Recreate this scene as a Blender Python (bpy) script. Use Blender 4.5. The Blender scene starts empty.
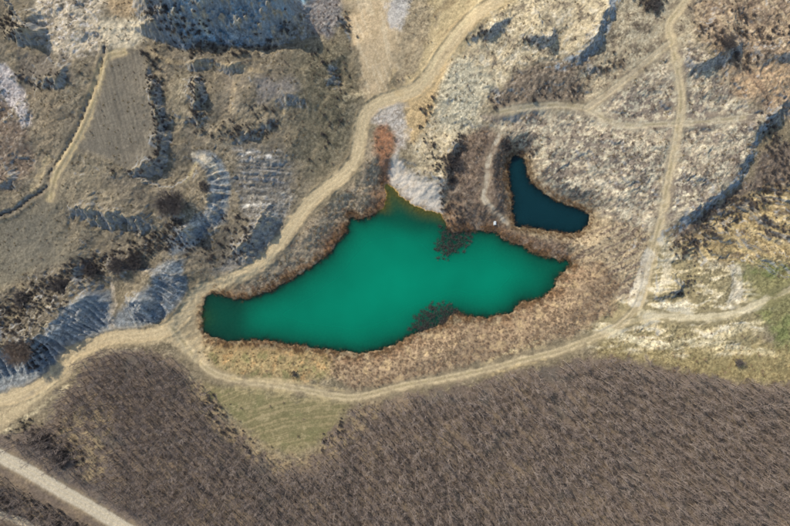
import bpy, math, random
import numpy as np
from mathutils import Vector

# ------------------------------------------------------------------ camera, sky, sun
S = 0.4            # metres per photograph pixel at lake level
H = 213.0          # drone height above the lake
scene = bpy.context.scene
col = scene.collection

cam_d = bpy.data.cameras.new("camera")
cam_d.sensor_width = 36.0
cam_d.lens = 36.0 * H / (790 * S)
cam_d.clip_start = 1.0
cam_d.clip_end = 20000.0
cam = bpy.data.objects.new("camera", cam_d)
cam.location = (0, 0, H)
col.objects.link(cam)
scene.camera = cam

SUN_EL = math.radians(38)
SHADOW = Vector((0.70, -0.714))                      # direction the shadows fall (map)
world = bpy.data.worlds.new("World")
scene.world = world
world.use_nodes = True
wn = world.node_tree
sky = wn.nodes.new("ShaderNodeTexSky")
sky.sky_type = 'NISHITA'
sky.sun_disc = False
sky.sun_elevation = SUN_EL
sky.sun_rotation = math.atan2(-SHADOW.x, -SHADOW.y)
sky.altitude = 200
bg = wn.nodes["Background"]
bg.inputs[1].default_value = 0.15
wn.links.new(sky.outputs[0], bg.inputs[0])

sun_d = bpy.data.lights.new("sun", 'SUN')
sun_d.energy = 3.0
sun_d.angle = math.radians(0.53)
sun_d.color = (1.0, 0.93, 0.82)
sun = bpy.data.objects.new("sun", sun_d)
sun.rotation_euler = Vector((SHADOW.x * math.cos(SUN_EL), SHADOW.y * math.cos(SUN_EL), -math.sin(SUN_EL))).to_track_quat('-Z', 'Y').to_euler()
sun.location = (-100, 100, 300)
col.objects.link(sun)

scene.view_settings.view_transform = 'Standard'
scene.view_settings.look = 'None'
scene.view_settings.exposure = 0.38
scene.view_settings.gamma = 1.0
scene.cycles.max_bounces = 4
scene.cycles.diffuse_bounces = 2
scene.cycles.transparent_max_bounces = 6
K = 1.0            # brightness of a white sheet lying in this light, used to turn seen colours into base colours

rng = np.random.default_rng(7)
random.seed(7)
F = np.float32

# ------------------------------------------------------------------ noise
_ang = rng.random((256, 256)).astype(F) * 2 * np.pi
_GX, _GY = np.cos(_ang).astype(F), np.sin(_ang).astype(F)

def gnoise(x, y, seed=0):
    x = np.asarray(x, F) + F(seed * 17.37); y = np.asarray(y, F) + F(seed * 31.91)
    xi = np.floor(x).astype(np.int32); yi = np.floor(y).astype(np.int32)
    xf = x - xi; yf = y - yi
    x0 = xi & 255; x1 = (xi + 1) & 255; y0 = yi & 255; y1 = (yi + 1) & 255
    u = xf * xf * xf * (xf * (xf * 6 - 15) + 10); v = yf * yf * yf * (yf * (yf * 6 - 15) + 10)
    n00 = _GX[x0, y0] * xf + _GY[x0, y0] * yf
    n10 = _GX[x1, y0] * (xf - 1) + _GY[x1, y0] * yf
    n01 = _GX[x0, y1] * xf + _GY[x0, y1] * (yf - 1)
    n11 = _GX[x1, y1] * (xf - 1) + _GY[x1, y1] * (yf - 1)
    a = n00 + u * (n10 - n00); b = n01 + u * (n11 - n01)
    return (a + v * (b - a)) * F(1.5)

def fbm(x, y, octv=4, seed=0, gain=0.5):
    s = 0; a = 1.0; t = 0; f = 1.0
    for i in range(octv):
        s = s + F(a) * gnoise(x * F(f), y * F(f), seed + i * 3); t += a; a *= gain; f *= 2.03
    return s / F(t)

def ridged(x, y, octv=4, seed=0, gain=0.55):
    s = 0; a = 1.0; t = 0; f = 1.0
    for i in range(octv):
        n = 1 - np.abs(gnoise(x * F(f), y * F(f), seed + i * 5)) * F(1.6)
        s = s + F(a) * n; t += a; a *= gain; f *= 2.07
    return s / F(t)

def sst(a, b, x):
    t = np.clip((x - a) / (b - a), 0, 1)
    return t * t * (3 - 2 * t)

# ------------------------------------------------------------------ survey: broad heights at places read off the photograph
CTRL = np.array([
 (300,310,3.5),(400,270,3.5),(500,290,3.5),(560,250,4),(545,215,4),(230,315,3.5),
 (200,290,2.6),(215,285,2.6),(170,335,4.6),(100,345,5),(40,390,5),(0,410,5),(250,285,2.8),
 (280,420,5),(350,395,4.5),(450,375,5),(560,350,5.5),(640,310,6),(300,365,4.5),
 (100,430,6),(200,480,6),(300,500,6),(450,450,7),(600,430,8),(750,440,8),(450,520,8),(50,500,5),(700,520,9),
 (740,340,7),(770,260,8),(740,225,6),(650,200,9),(620,130,12),(700,130,12),(680,60,14),(760,60,14),(780,150,8),(600,260,5),
 (550,100,10),(540,30,14),(460,60,11),(480,150,6),(480,190,4.5),(420,150,6),(400,100,8),(450,10,14),(600,0,15),(560,160,7),
 (370,40,12),(350,130,7),(330,170,5.2),(300,100,12),(300,60,13),(260,60,14),(230,45,13),(230,0,15),(170,0,15),(170,45,13),(120,20,17),(50,30,17),(0,0,18),
 (120,110,15),(50,100,15),(20,170,14),(50,230,12),(100,190,13),(170,205,12),(190,120,12),(230,120,12),(250,180,10),(230,220,8),(200,250,6.4),(190,274,5.0),(215,270,5.2),(260,230,7),
 (270,160,9.5),(130,250,8),(60,270,8.0),(20,300,6.5),(100,275,6.8),(140,280,5.6),(160,300,5),(20,360,5),(310,205,3.2),(285,240,2.8)], float)

def macro_px(px, py):
    px = np.clip(px, -20, 810); py = np.clip(py, -20, 546)
    d2 = (px[..., None] - CTRL[:, 0]) ** 2 + (py[..., None] - CTRL[:, 1]) ** 2
    w = np.exp(-d2 / (2 * 34.0 ** 2)) + 1e-9
    return (w * CTRL[:, 2]).sum(-1) / w.sum(-1)

# the ground grid: fine where the photograph looks, widening to the horizon
def axis(half, step, far):
    core = np.arange(-half, half + step / 2, step)
    o = []; d = step; x = core[-1]
    while x < far:
        d *= 1.22; x += d; o.append(x)
    o = np.array(o)
    return np.concatenate([-o[::-1] + 0, core, o])

STEP = 0.37
xs = axis(186.0, STEP, 6000.0); ys = axis(128.0, STEP, 6000.0)
NX, NY = len(xs), len(ys)
SUB = 3
ix = np.arange(0, NX, SUB); ix = np.append(ix, NX - 1) if ix[-1] != NX - 1 else ix
iy = np.arange(0, NY, SUB); iy = np.append(iy, NY - 1) if iy[-1] != NY - 1 else iy
lxs, lys = xs[ix], ys[iy]
LX, LY = np.meshgrid(lxs, lys)                      # coarse grid
GX, GY = np.meshgrid(xs.astype(F), ys.astype(F))    # fine grid (rows = y)

def up(a):
    """coarse field to the fine grid"""
    fx = np.interp(xs, lxs, np.arange(len(lxs))); fy = np.interp(ys, lys, np.arange(len(lys)))
    x0 = np.minimum(fx.astype(int), len(lxs) - 2); y0 = np.minimum(fy.astype(int), len(lys) - 2)
    tx = (fx - x0).astype(F)[None, :]; ty = (fy - y0).astype(F)[:, None]
    a = a.astype(F)
    r = a[:, x0] * (1 - tx) + a[:, x0 + 1] * tx
    return r[y0] * (1 - ty) + r[y0 + 1] * ty

def lookup(a, X, Y, gx=lxs, gy=lys):
    fx = np.interp(X, gx, np.arange(len(gx))); fy = np.interp(Y, gy, np.arange(len(gy)))
    x0 = np.minimum(fx.astype(int), len(gx) - 2); y0 = np.minimum(fy.astype(int), len(gy) - 2)
    tx = fx - x0; ty = fy - y0
    return (a[y0, x0] * (1 - tx) + a[y0, x0 + 1] * tx) * (1 - ty) + (a[y0 + 1, x0] * (1 - tx) + a[y0 + 1, x0 + 1] * tx) * ty

COARSE = None
def W(pts):
    """points read off the photograph -> map positions, by finding where each sight line meets the ground"""
    p = np.asarray(pts, float)
    x = (p[:, 0] - 395) * S; y = (263 - p[:, 1]) * S
    z = macro_px(p[:, 0], p[:, 1])
    for _ in range(6):
        k = (H - z) / H
        if COARSE is None: break
        z = 0.5 * z + 0.5 * lookup(COARSE, x * k, y * k)
    k = (H - z) / H
    return np.stack([x * k, y * k], 1)

def line_field(P, X, Y, far=60.0):
    """signed distance (positive on the right-hand side as drawn), arc length and end fade of a polyline"""
    best = np.full(X.shape, 1e9); sd = np.full(X.shape, 1e9); tt = np.zeros(X.shape)
    m = (X > P[:, 0].min() - far) & (X < P[:, 0].max() + far) & (Y > P[:, 1].min() - far) & (Y < P[:, 1].max() + far)
    x = X[m]; y = Y[m]
    b = np.full(x.shape, 1e9); s = np.full(x.shape, 1e9); t = np.zeros(x.shape); L = 0
    for i in range(len(P) - 1):
        ax, ay = P[i]; bx, by = P[i + 1]; dx, dy = bx - ax, by - ay; l = math.hypot(dx, dy) + 1e-9
        u = ((x - ax) * dx + (y - ay) * dy) / (l * l); uc = np.clip(u, 0, 1)
        qx = x - ax - uc * dx; qy = y - ay - uc * dy
        d = np.hypot(qx, qy); side = np.sign(dy * (x - ax) - dx * (y - ay))
        k = d < b - 1e-9
        b[k] = d[k]; s[k] = (d * side)[k]; t[k] = (L + uc * l)[k]; L += l
    best[m] = b; sd[m] = s; tt[m] = t
    return best, sd, tt, L

def smooth_line(P, n=4):
    P = np.asarray(P, float)
    Q = np.vstack([2 * P[0] - P[1], P, 2 * P[-1] - P[-2]])
    out = []
    for i in range(1, len(Q) - 2):
        for k in range(n):
            t = k / n
            out.append(0.5 * ((2 * Q[i]) + (-Q[i-1] + Q[i+1]) * t + (2*Q[i-1] - 5*Q[i] + 4*Q[i+1] - Q[i+2]) * t*t + (-Q[i-1] + 3*Q[i] - 3*Q[i+1] + Q[i+2]) * t**3))
    out.append(P[-1])
    return np.array(out)

def poly_field(P, X, Y):
    """signed distance to a closed outline, negative inside"""
    Q = np.vstack([P, P[:1]])
    best = np.full(X.shape, 1e9); ins = np.zeros(X.shape, bool)
    for i in range(len(P)):
        ax, ay = Q[i]; bx, by = Q[i + 1]; dx, dy = bx - ax, by - ay
        u = np.clip(((X - ax) * dx + (Y - ay) * dy) / (dx * dx + dy * dy + 1e-12), 0, 1)
        best = np.minimum(best, (X - ax - u * dx) ** 2 + (Y - ay - u * dy) ** 2)
        if by != ay:
            c = ((ay > Y) != (by > Y)) & (X < dx * (Y - ay) / (by - ay) + ax)
            ins ^= c
    d = np.sqrt(best)
    return np.where(ins, -d, d)

# ------------------------------------------------------------------ outlines read off the photograph (pixels)
LAKE = [(388,183),(393,188),(400,195),(412,204),(425,210),(440,213),(446,222),(448,230),(455,232),(470,230),(485,231),(497,233),(505,240),(520,245),(533,252),(545,256),(556,259),(568,260),(572,264),(566,270),(558,278),(555,288),(548,293),(540,300),(527,301),(518,305),(512,312),(500,315),(490,318),(478,317),(465,316),(455,313),(448,320),(440,325),(425,330),(412,335),(400,342),(385,348),(372,352),(355,353),(340,351),(320,349),(300,346),(285,344),(270,341),(255,340),(240,341),(225,341),(212,337),(203,330),(202,320),(203,310),(205,300),(210,294),(217,293),(225,297),(237,299),(252,297),(265,292),(278,287),(288,280),(300,274),(312,266),(322,259),(330,252),(336,243),(342,236),(347,230),(348,222),(352,217),(360,219),(370,216),(380,210),(385,203),(386,195),(384,187)]
POND = [(514,156),(520,152),(527,154),(530,165),(533,177),(541,186),(552,195),(565,201),(580,206),(592,212),(593,219),(588,228),(578,233),(562,232),(545,229),(530,227),(517,224),(514,210),(514,195),(511,180),(510,165)]

ROADS = {   # name: (half width m, points)
 'haul_road': (2.3, [(520,-25),(497,0),(470,20),(447,48),(432,72),(415,90),(395,97),(376,104),(364,118),(360,140),(355,160),(340,178),(318,195),(302,212),(288,232),(270,255),(248,272),(222,283),(203,289),(191,302),(180,318),(166,330),(140,335),(112,337),(88,346),(70,355),(58,370),(38,386),(12,397),(-20,404)]),
 'lake_track': (1.35, [(172,328),(184,344),(199,362),(216,374),(240,381),(270,384),(300,389),(330,395),(355,397),(385,390),(410,384),(440,379),(470,373),(500,366),(525,359),(555,352),(580,343),(602,334),(622,323),(638,305),(645,285),(650,262),(655,240),(662,215),(666,190),(672,160),(678,125),(681,100),(677,70),(672,45),(668,25),(680,8),(700,-20)]),
 'gravel_road': (2.6, [(-60,423),(-20,445),(0,456),(30,472),(60,490),(90,507),(125,528),(165,552)]),
 'corner_track': (1.2, [(-40,500),(-10,512),(15,519),(40,530),(70,545)]),
 'sand_track': (1.5, [(122,53),(111,55),(104,63),(99,80),(93,102),(85,122),(75,142),(63,161),(55,180),(51,198)]),
 'clay_track': (0.9, [(745,117),(700,122),(680,123),(655,124),(625,125),(604,118),(586,108),(560,105),(535,106),(500,112)]),
 'ridge_track': (1.0, [(586,108),(608,93),(636,70),(655,54),(670,42)]),
 'east_track': (1.0, [(628,322),(655,316),(690,317),(730,313),(762,301),(800,285)]),
 'footpath': (0.75, [(500,135),(492,150),(488,165),(487,182),(484,198),(494,209),(508,223)]),
}
DITCH = [(106,42),(100,70),(94,90),(86,108),(75,133),(62,155),(50,172),(46,188),(30,198),(15,210),(-10,219)]

# scarps: lip line (ground falls to the right as drawn), drop m, face width m, back slope m, rib depth m, rib spacing m
SCARPS = [
 ([(-40,348),(0,346),(30,338),(50,327),(66,309),(88,296),(109,288)], 7.4, 12.5, 14, 1.3, 2.6),
 ([(116,313),(135,304),(150,296),(160,285),(166,271),(162,258)], 5.2, 8.5, 9, 1.1, 2.2),
 ([(160,236),(180,229),(195,222),(206,211),(211,195),(210,176),(204,163),(194,155)], 5.0, 6.5, 9, 0.9, 2.4),
 ([(220,262),(230,253),(241,245),(254,231),(263,212),(270,196)], 4.6, 7.0, 8, 0.6, 2.0),
 ([(140,-16),(165,-14),(200,-18),(250,-16),(282,-12),(300,-6)], 17, 15.0, 30, 0.8, 9.0),
 ([(110,165),(130,168),(146,165),(156,152),(157,125),(151,98),(148,72),(145,50)], 3.6, 4.2, 4.5, 0.7, 4.0),
 ([(197,131),(194,105),(193,85),(195,66)], 3.8, 4.0, 5, 0.6, 4.0),
 ([(660,232),(677,224),(695,210),(712,198),(728,185),(742,168),(750,150),(757,132),(766,116)], 4.0, 3.8, 10, 0.8, 3.4),
 ([(562,60),(577,52),(590,42),(600,30),(606,12),(613,-8)], 3.8, 3.6, 8, 0.5, 3.5),
 ([(48,206),(75,206),(100,212),(125,214),(150,222),(163,231)], 4.2, 6, 8, 1.6, 5.0),
 ([(444,208),(444,188),(447,165),(455,147),(470,132)], 2.8, 3.0, 6, 0.3, 3.0),
 ([(0,160),(12,130),(25,108)], 0.1, 3, 5, 0.3, 3.0),
 ([(462,34),(478,33),(494,27),(505,18),(512,8)], 3.0, 3.0, 6, 0.4, 3.0),
 ([(515,30),(530,37),(548,36),(556,26)], 2.6, 3.0, 5, 0.3, 3.0),
 ([(0,28),(12,32),(24,28),(32,16),(34,4)], 5.0, 4.0, 9, 0.9, 2.4),
 ([(20,76),(40,80),(58,72),(70,60)], 2.8, 3.5, 6, 0.5, 3.0),
 ([(672,76),(700,62),(722,52),(748,40)], 2.2, 4, 8, 0.4, 3.5),
 ([(752,62),(775,56),(800,50)], 3.0, 3, 7, 0.3, 3.0),
 ([(740,128),(765,118),(800,95)], 3.5, 6, 9, 0.8, 3.0),
 ([(168,62),(200,60),(235,62),(258,58)], 2.2, 4, 8, 0.4, 4.0),
 ([(262,106),(280,96),(300,100),(318,112)], 2.0, 4, 7, 0.4, 4.0),
 ([(330,60),(338,75),(336,95)], -2.0, 4, 7, 0.4, 4.0),
 ([(215,128),(238,132),(262,124),(275,112)], 3.0, 4, 7, 0.5, 4.0),
 ([(646,292),(660,296),(678,290),(686,278)], 3.2, 3.0, 6, 0.5, 2.6),
 ([(340,4),(347,18),(352,36),(356,48)], -1.8, 3, 6, 0.3, 3.0),
 ([(-20,188),(6,180),(22,172)], 3.0, 3, 6, 0.5, 3.0),
 ([(-10,128),(4,112),(22,98),(30,84)], -2.5, 4, 7, 0.5, 3.0),
]
MOUNDS = [(172,203,3.0,6.5),(60,75,2.5,5),(118,262,2.2,5),(150,280,2.0,5),(75,252,2,5),(30,265,1.6,6),(540,22,2.5,7),(480,20,2,6),(520,95,2.0,8),(700,40,2,8),(730,30,2,7),
          (340,190,0.8,6),(318,228,0.6,7),(368,205,0.7,5),(620,100,1.2,8),(300,80,1.6,8),(330,110,1.4,7),(262,84,1.5,8),(430,25,-1.4,8),(222,96,1.6,7)]

def coarse_height(X, Y):
    u = 395 + X / S; v = 263 - Y / S
    # parallax of the survey points themselves is removed by evaluating them on the map
    cw = W(CTRL[:, :2])
    xc = np.clip(X, -172, 172); yc = np.clip(Y, -118, 118)
    num = 0; den = 1e-9
    for (cx, cy), z in zip(cw, CTRL[:, 2]):
        w = np.exp(-((xc - cx) ** 2 + (yc - cy) ** 2) / (2 * 13.0 ** 2)) + 1e-9
        num = num + w * z; den = den + w
    h = num / den
    for px, py, a, r in MOUNDS:
        c = W([(px, py)])[0]
        h = h + a * np.exp(-((X - c[0]) ** 2 + (Y - c[1]) ** 2) / (2 * (r * 0.75) ** 2))
    return h

def warp(X, Y, a, sc, seed):
    return a * fbm(X / sc, Y / sc, 3, seed), a * fbm(X / sc, Y / sc, 3, seed + 40)

def scarp_fields():
    out = []
    for pts, h, w, back, rib, sp in SCARPS:
        P = smooth_line(W(pts))
        d, sd, t, L = line_field(P, LX, LY, 45)
        out.append((sd, t, L, d))
    return out

def scarp_add(h, fields, X, Y, fine):
    wob = fbm(X / 8.0, Y / 8.0, 5, 3, 0.6) * 4.2
    for (pts, dh, w, back, rib, sp), (sd, t, L, dd) in zip(SCARPS, fields):
        if fine: sd = up(np.clip(sd, -200, 200)); t = up(t); dd = up(np.clip(dd, 0, 200))
        near = dd < 43
        if not near.any(): continue
        s = sd[near] + wob[near] * min(1.0, w / 5.0); tt = t[near]
        ends = sst(0, L * 0.25 + 1, tt) * sst(0, L * 0.25 + 1, L - tt) if L < 60 else sst(0, 9, tt) * sst(0, 9, L - tt)
        prof = np.where(s < 0, np.exp(np.clip(s, -200, 0) / back), 0.6 * np.clip(1 - s / w, 0, 1) + 0.4 * (1 - sst(0, w, s)))
        add = dh * prof * ends * (0.9 + (np.clip(0.85 + 1.1 * gnoise(tt / 9.0, s * 0 + dh, 8), 0.3, 1.25) - 0.9) * np.exp(np.clip(s, -60, 0) / 3.5) if dh < 6 else 1.0)
        add = add * sst(43, 30, dd[near])
        if fine and rib:
            q = tt / sp + 0.2 * gnoise(s / 4.0, tt / 4.0, 9)
            rr = np.abs(gnoise(q, s / (w * 2.5), 5)) * 1.8 + 0.6 * np.abs(gnoise(q * 2.3, s / (w * 1.5), 6))
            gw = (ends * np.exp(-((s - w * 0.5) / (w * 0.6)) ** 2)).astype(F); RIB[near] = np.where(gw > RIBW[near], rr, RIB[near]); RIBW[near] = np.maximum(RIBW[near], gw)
            add = add - rib * rr * ends * np.exp(-((s - w * 0.5) / (w * 0.55)) ** 2) 
        h[near] += add.astype(h.dtype)
    return h

# settle the sight lines on the broad ground (three rounds)
for _ in range(3):
    c = coarse_height(LX, LY)
    c = scarp_add(c, scarp_fields(), LX, LY, False)
    lk = poly_field(W(LAKE), LX, LY) if COARSE is not None else None
    if lk is not None: c = c * sst(-1, 9, lk)
    COARSE = c

# ------------------------------------------------------------------ fields on the map
lake_sd = poly_field(smooth_line(np.vstack([LAKE, LAKE[:1]]), 3)[:-1] * 0 + smooth_line(np.vstack([W(LAKE), W(LAKE)[:1]]), 3)[:-1], LX, LY)
pond_sd = poly_field(smooth_line(np.vstack([W(POND), W(POND)[:1]]), 3)[:-1], LX, LY)
lake = up(np.clip(lake_sd, -300, 300)); pond = up(np.clip(pond_sd, -300, 300))
shore_n = fbm(GX / 2.6, GY / 2.6, 3, 11) * 1.1
lake = lake + shore_n; pond = pond + shore_n * 0.8

road_d = {}
for n, (hw, pts) in ROADS.items():
    d, sd, t, L = line_field(smooth_line(W(pts)), LX, LY, 30)
    road_d[n] = (up(np.clip(d, 0, 100)), up(np.clip(sd, -100, 100)), hw)
ditch_d = up(np.clip(line_field(smooth_line(W(DITCH)), LX, LY, 20)[0], 0, 100))

w1 = fbm(GX / 7.0, GY / 7.0, 4, 21); w2 = fbm(GX / 2.2, GY / 2.2, 3, 22); w3 = fbm(GX / 22.0, GY / 22.0, 3, 23)
hi = fbm(GX / 0.9, GY / 0.9, 2, 24)
EDGE = w1 * 3.0 + w2 * 1.6

def zone(pts, soft=1.5, wob=1.0):
    return sst(soft, -soft, up(np.clip(poly_field(W(pts), LX, LY), -150, 150)) + EDGE * wob)

def ell(cx, cy, rx, ry, soft=1.5, wob=1.0):
    a = np.linspace(0, 2 * np.pi, 24, endpoint=False)
    return zone([(cx + rx * math.cos(q), cy + ry * math.sin(q)) for q in a], soft, wob)

Z = {}
Z['forest'] = zone([(62,398),(76,384),(86,357),(110,347),(140,350),(170,356),(186,372),(200,388),(214,405),(228,425),(250,447),(278,462),(300,460),(322,448),(336,428),(352,408),(372,402),(420,393),(480,381),(540,367),(600,356),(650,362),(700,374),(745,382),(790,385),(1000,420),(1000,760),(-250,760),(-250,440),(-60,440),(0,440),(36,428)], 1.5, 1.7)
Z['meadow'] = zone([(200,388),(240,386),(300,395),(352,403),(340,420),(322,442),(298,453),(270,447),(246,428),(226,412),(210,400)], 2.5, 1.2)
Z['southbank'] = zone([(200,345),(230,344),(300,349),(340,355),(340,372),(300,384),(240,378),(215,368),(200,355)], 2, 0.8)
Z['scrub_s'] = zone([(330,353),(372,356),(412,340),(450,325),(500,318),(545,300),(560,272),(600,262),(622,285),(612,312),(570,335),(520,350),(470,365),(420,378),(380,387),(350,388),(332,374)], 2, 0.9)
Z['bank_n'] = zone([(232,292),(262,272),(288,250),(305,228),(322,210),(345,192),(362,175),(366,140),(376,135),(380,170),(390,182),(388,202),(378,214),(352,222),(347,235),(335,252),(310,270),(270,292),(235,300)], 1.5, 0.7)
Z['penins'] = zone([(447,165),(458,140),(485,128),(512,142),(514,225),(520,232),(560,240),(575,262),(530,252),(500,240),(450,232),(446,205)], 1.5, 0.7)
Z['beach'] = zone([(384,168),(396,150),(402,165),(420,176),(442,182),(443,214),(425,211),(405,197),(390,184)], 1.5, 0.9)
Z['rust'] = zone([(376,126),(386,124),(396,134),(396,146),(390,160),(388,184),(382,186),(380,165),(374,148)], 1.5, 0.8)
Z['violet'] = zone([(366,116),(374,104),(395,98),(406,104),(404,140),(396,150),(388,128),(376,126)], 2.0, 1.5)
Z['sandflow'] = zone([(338,-40),(392,-40),(398,10),(402,40),(396,70),(384,92),(366,96),(362,72),(354,45),(346,20)], 2.5, 1.5)
Z['sandfan'] = zone([(398,92),(420,84),(440,60),(452,62),(438,92),(428,125),(414,142),(402,138),(404,112)], 1.5, 0.6)
Z['haul_apron'] = zone([(520,-40),(440,-40),(430,10),(428,40),(418,70),(404,90),(430,92),(446,66),(470,36),(500,12),(530,-10)], 2, 1.0)
Z['chalk_mid'] = zone([(430,60),(470,30),(510,-40),(640,-40),(612,10),(600,40),(575,60),(545,62),(530,66),(505,85),(488,100),(478,125),(448,150),(440,180),(420,172),(415,145),(432,110),(440,85)], 3, 1.4)
Z['browncore'] = zone([(490,100),(505,82),(530,62),(560,62),(600,52),(628,60),(610,88),(585,104),(540,102),(500,112)], 2, 1.2)
Z['chalk_hill'] = zone([(484,118),(540,110),(590,112),(640,75),(668,50),(690,40),(720,70),(745,100),(765,118),(752,150),(735,180),(700,208),(665,228),(640,236),(610,215),(570,200),(545,185),(535,165),(528,150),(505,138)], 3, 1.3)
Z['redcorner'] = zone([(690,-40),(900,-40),(900,112),(768,112),(740,95),(720,68),(700,40),(690,10)], 3, 1.3)
Z['tanpatch'] = zone([(752,70),(778,56),(800,60),(820,90),(800,105),(770,100),(742,92),(730,80)], 1.5, 0.9)
Z['gold_e'] = zone([(730,205),(760,190),(900,170),(900,300),(770,272),(735,262),(690,262),(675,245),(700,232)], 3, 1.2)
Z['darkrim'] = zone([(662,238),(690,222),(722,202),(748,178),(762,150),(900,120),(900,190),(768,190),(740,205),(712,228),(690,245),(668,248)], 2, 1.0)
Z['white_e'] = zone([(600,300),(630,240),(665,235),(690,262),(730,268),(765,290),(772,320),(750,352),(700,352),(640,352),(600,345),(570,348),(590,330)], 3, 1.4)
Z['green_e'] = zone([(742,265),(900,262),(900,350),(776,345),(752,300)], 4, 1.4)
Z['olive_e'] = zone([(600,335),(680,330),(790,345),(900,350),(900,392),(740,384),(690,374),(640,362),(596,356)], 3, 1.0)
Z['chalk_nw'] = zone([(22,-40),(110,-40),(104,10),(100,40),(104,52),(80,56),(62,58),(48,50),(38,35),(34,20)], 2, 1.1)
Z['tan_nw'] = zone([(104,-40),(156,-40),(152,8),(140,16),(120,18),(108,10)], 1.5, 0.7)
Z['cream_nw'] = zone([(98,18),(150,14),(148,30),(140,44),(112,50),(100,44)], 1.5, 0.8)
Z['scar_w'] = zone([(-60,58),(4,62),(14,70),(22,90),(30,108),(32,125),(24,126),(14,108),(2,98),(-60,95)], 1.2, 0.9)
Z['brown_w'] = zone([(-60,96),(4,100),(16,112),(28,134),(34,160),(24,185),(0,190),(-60,195)], 2, 1.0)
Z['field_w'] = zone([(104,62),(140,50),(148,80),(152,110),(156,140),(152,162),(130,166),(108,160),(88,150),(76,148),(92,112)], 1.5, 0.5)
Z['plain_w'] = zone([(-60,222),(0,222),(40,200),(56,205),(66,225),(70,262),(40,272),(0,290),(-60,300)], 3, 1.0)
Z['gully_w'] = zone([(-60,300),(0,292),(40,268),(90,262),(125,246),(165,232),(182,236),(178,252),(150,258),(120,280),(100,288),(62,306),(48,328),(30,340),(0,350),(-60,350)], 2, 1.1)
Z['clay_a'] = zone([(-60,352),(0,352),(32,340),(52,328),(66,308),(88,295),(112,288),(113,330),(88,342),(68,352),(56,368),(34,383),(8,396),(-60,400)], 1.5, 0.6)
Z['clay_b'] = zone([(114,330),(116,312),(130,300),(150,285),(156,268),(165,260),(182,262),(186,282),(178,304),(163,318),(140,328)], 1.5, 0.6)
Z['clay_c'] = zone([(166,240),(182,228),(206,212),(211,190),(208,170),(194,158),(196,150),(216,154),(228,172),(230,200),(222,222),(200,238),(186,250),(172,256)], 1.5, 0.7)
Z['clay_d'] = zone([(236,150),(258,146),(280,152),(292,168),(292,200),(284,222),(272,246),(250,266),(228,276),(214,272),(236,248),(248,222),(242,198),(236,170)], 3, 1.6)
Z['clay_f'] = zone([(150,10),(165,-80),(330,-80),(316,-4),(298,10),(286,26),(270,40),(248,46),(225,44),(200,40),(185,45),(172,42),(160,34)], 1.5, 0.9)
Z['pale_fan'] = zone([(172,316),(190,292),(206,288),(202,300),(196,322),(200,345),(212,366),(200,368),(184,350),(168,342),(130,345),(96,352),(80,362),(66,380),(40,402),(10,425),(-60,470),(-60,412),(0,410),(30,394),(56,374),(70,354),(110,336),(150,333)], 1.2, 0.5)
Z['thin_w'] = zone([(62,410),(100,406),(114,430),(110,470),(95,485),(70,470),(60,440)], 2, 1.0)
Z['edge_m'] = zone([(184,374),(200,384),(225,412),(246,430),(270,450),(298,456),(325,444),(345,418),(362,402),(385,400),(356,440),(322,464),(280,472),(245,458),(212,428),(196,402)], 2, 1.1)
Z['blue_top'] = zone([(320,-40),(340,-10),(345,20),(328,36),(310,30),(300,10)], 2, 1.1)
Z['white_top'] = zone([(384,-40),(402,-40),(408,12),(402,30),(394,26),(388,10)], 1.5, 1.2)

# ------------------------------------------------------------------ ground height
h = up(coarse_height(LX, LY)).astype(F)
rough = np.clip(0.25 + 0.35 * Z['chalk_mid'] + 0.7 * Z['chalk_hill'] + 0.9 * Z['redcorner'] + 1.0 * Z['chalk_nw'] + 1.0 * Z['scar_w'] + 0.8 * Z['brown_w'] + 1.1 * Z['gully_w'] + 0.8 * Z['gold_e'] + 0.6 * Z['darkrim'] + 0.7 * Z['browncore'] + 0.6 * Z['blue_top'] + 0.5 * Z['white_e'] + 0.3 * Z['penins'] + 0.7 * Z['clay_d'] + 0.6 * Z['clay_f'], 0, 1.4)
nwq = sst(330, 290, 395 + GX / S) * sst(300, 250, 263 - GY / S)         # old spoil heaps of the north-west
rough = np.maximum(rough, 0.75 * nwq * (1 - Z['field_w']) * (1 - Z['plain_w'] * 0.7))
calm = np.clip(Z['meadow'] + Z['forest'] * 0.6 + Z['pale_fan'] + Z['sandflow'] * 0.8 + Z['haul_apron'] * 0.5 + Z['field_w'] * 0.8 + Z['beach'], 0, 1)
for n, (d, sd, hw) in road_d.items():
    calm = np.maximum(calm, sst(hw + 3.0, hw + 0.3, d))
CLZ = np.clip(Z['clay_a'] + Z['clay_b'] + Z['clay_c'] + 0.8 * Z['clay_f'], 0, 1)
rough = rough * (1 - 0.9 * calm) * (1 - 0.85 * CLZ)
rg = ridged(GX / 16.0 + w1 * 0.6, GY / 16.0 + w2 * 0.2, 4, 31)
h = h + rough * ((rg - 0.55) * 1.5 + w3 * 2.0 + w1 * 0.5)
h = h + (1 - calm * 0.85) * (1 - 0.7 * CLZ) * (w1 * 0.3 + w2 * 0.08)
RIB = np.full_like(h, 0.5); RIBW = np.zeros_like(h)
scf = scarp_fields()
h = scarp_add(h, scf, GX, GY, True)

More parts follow.
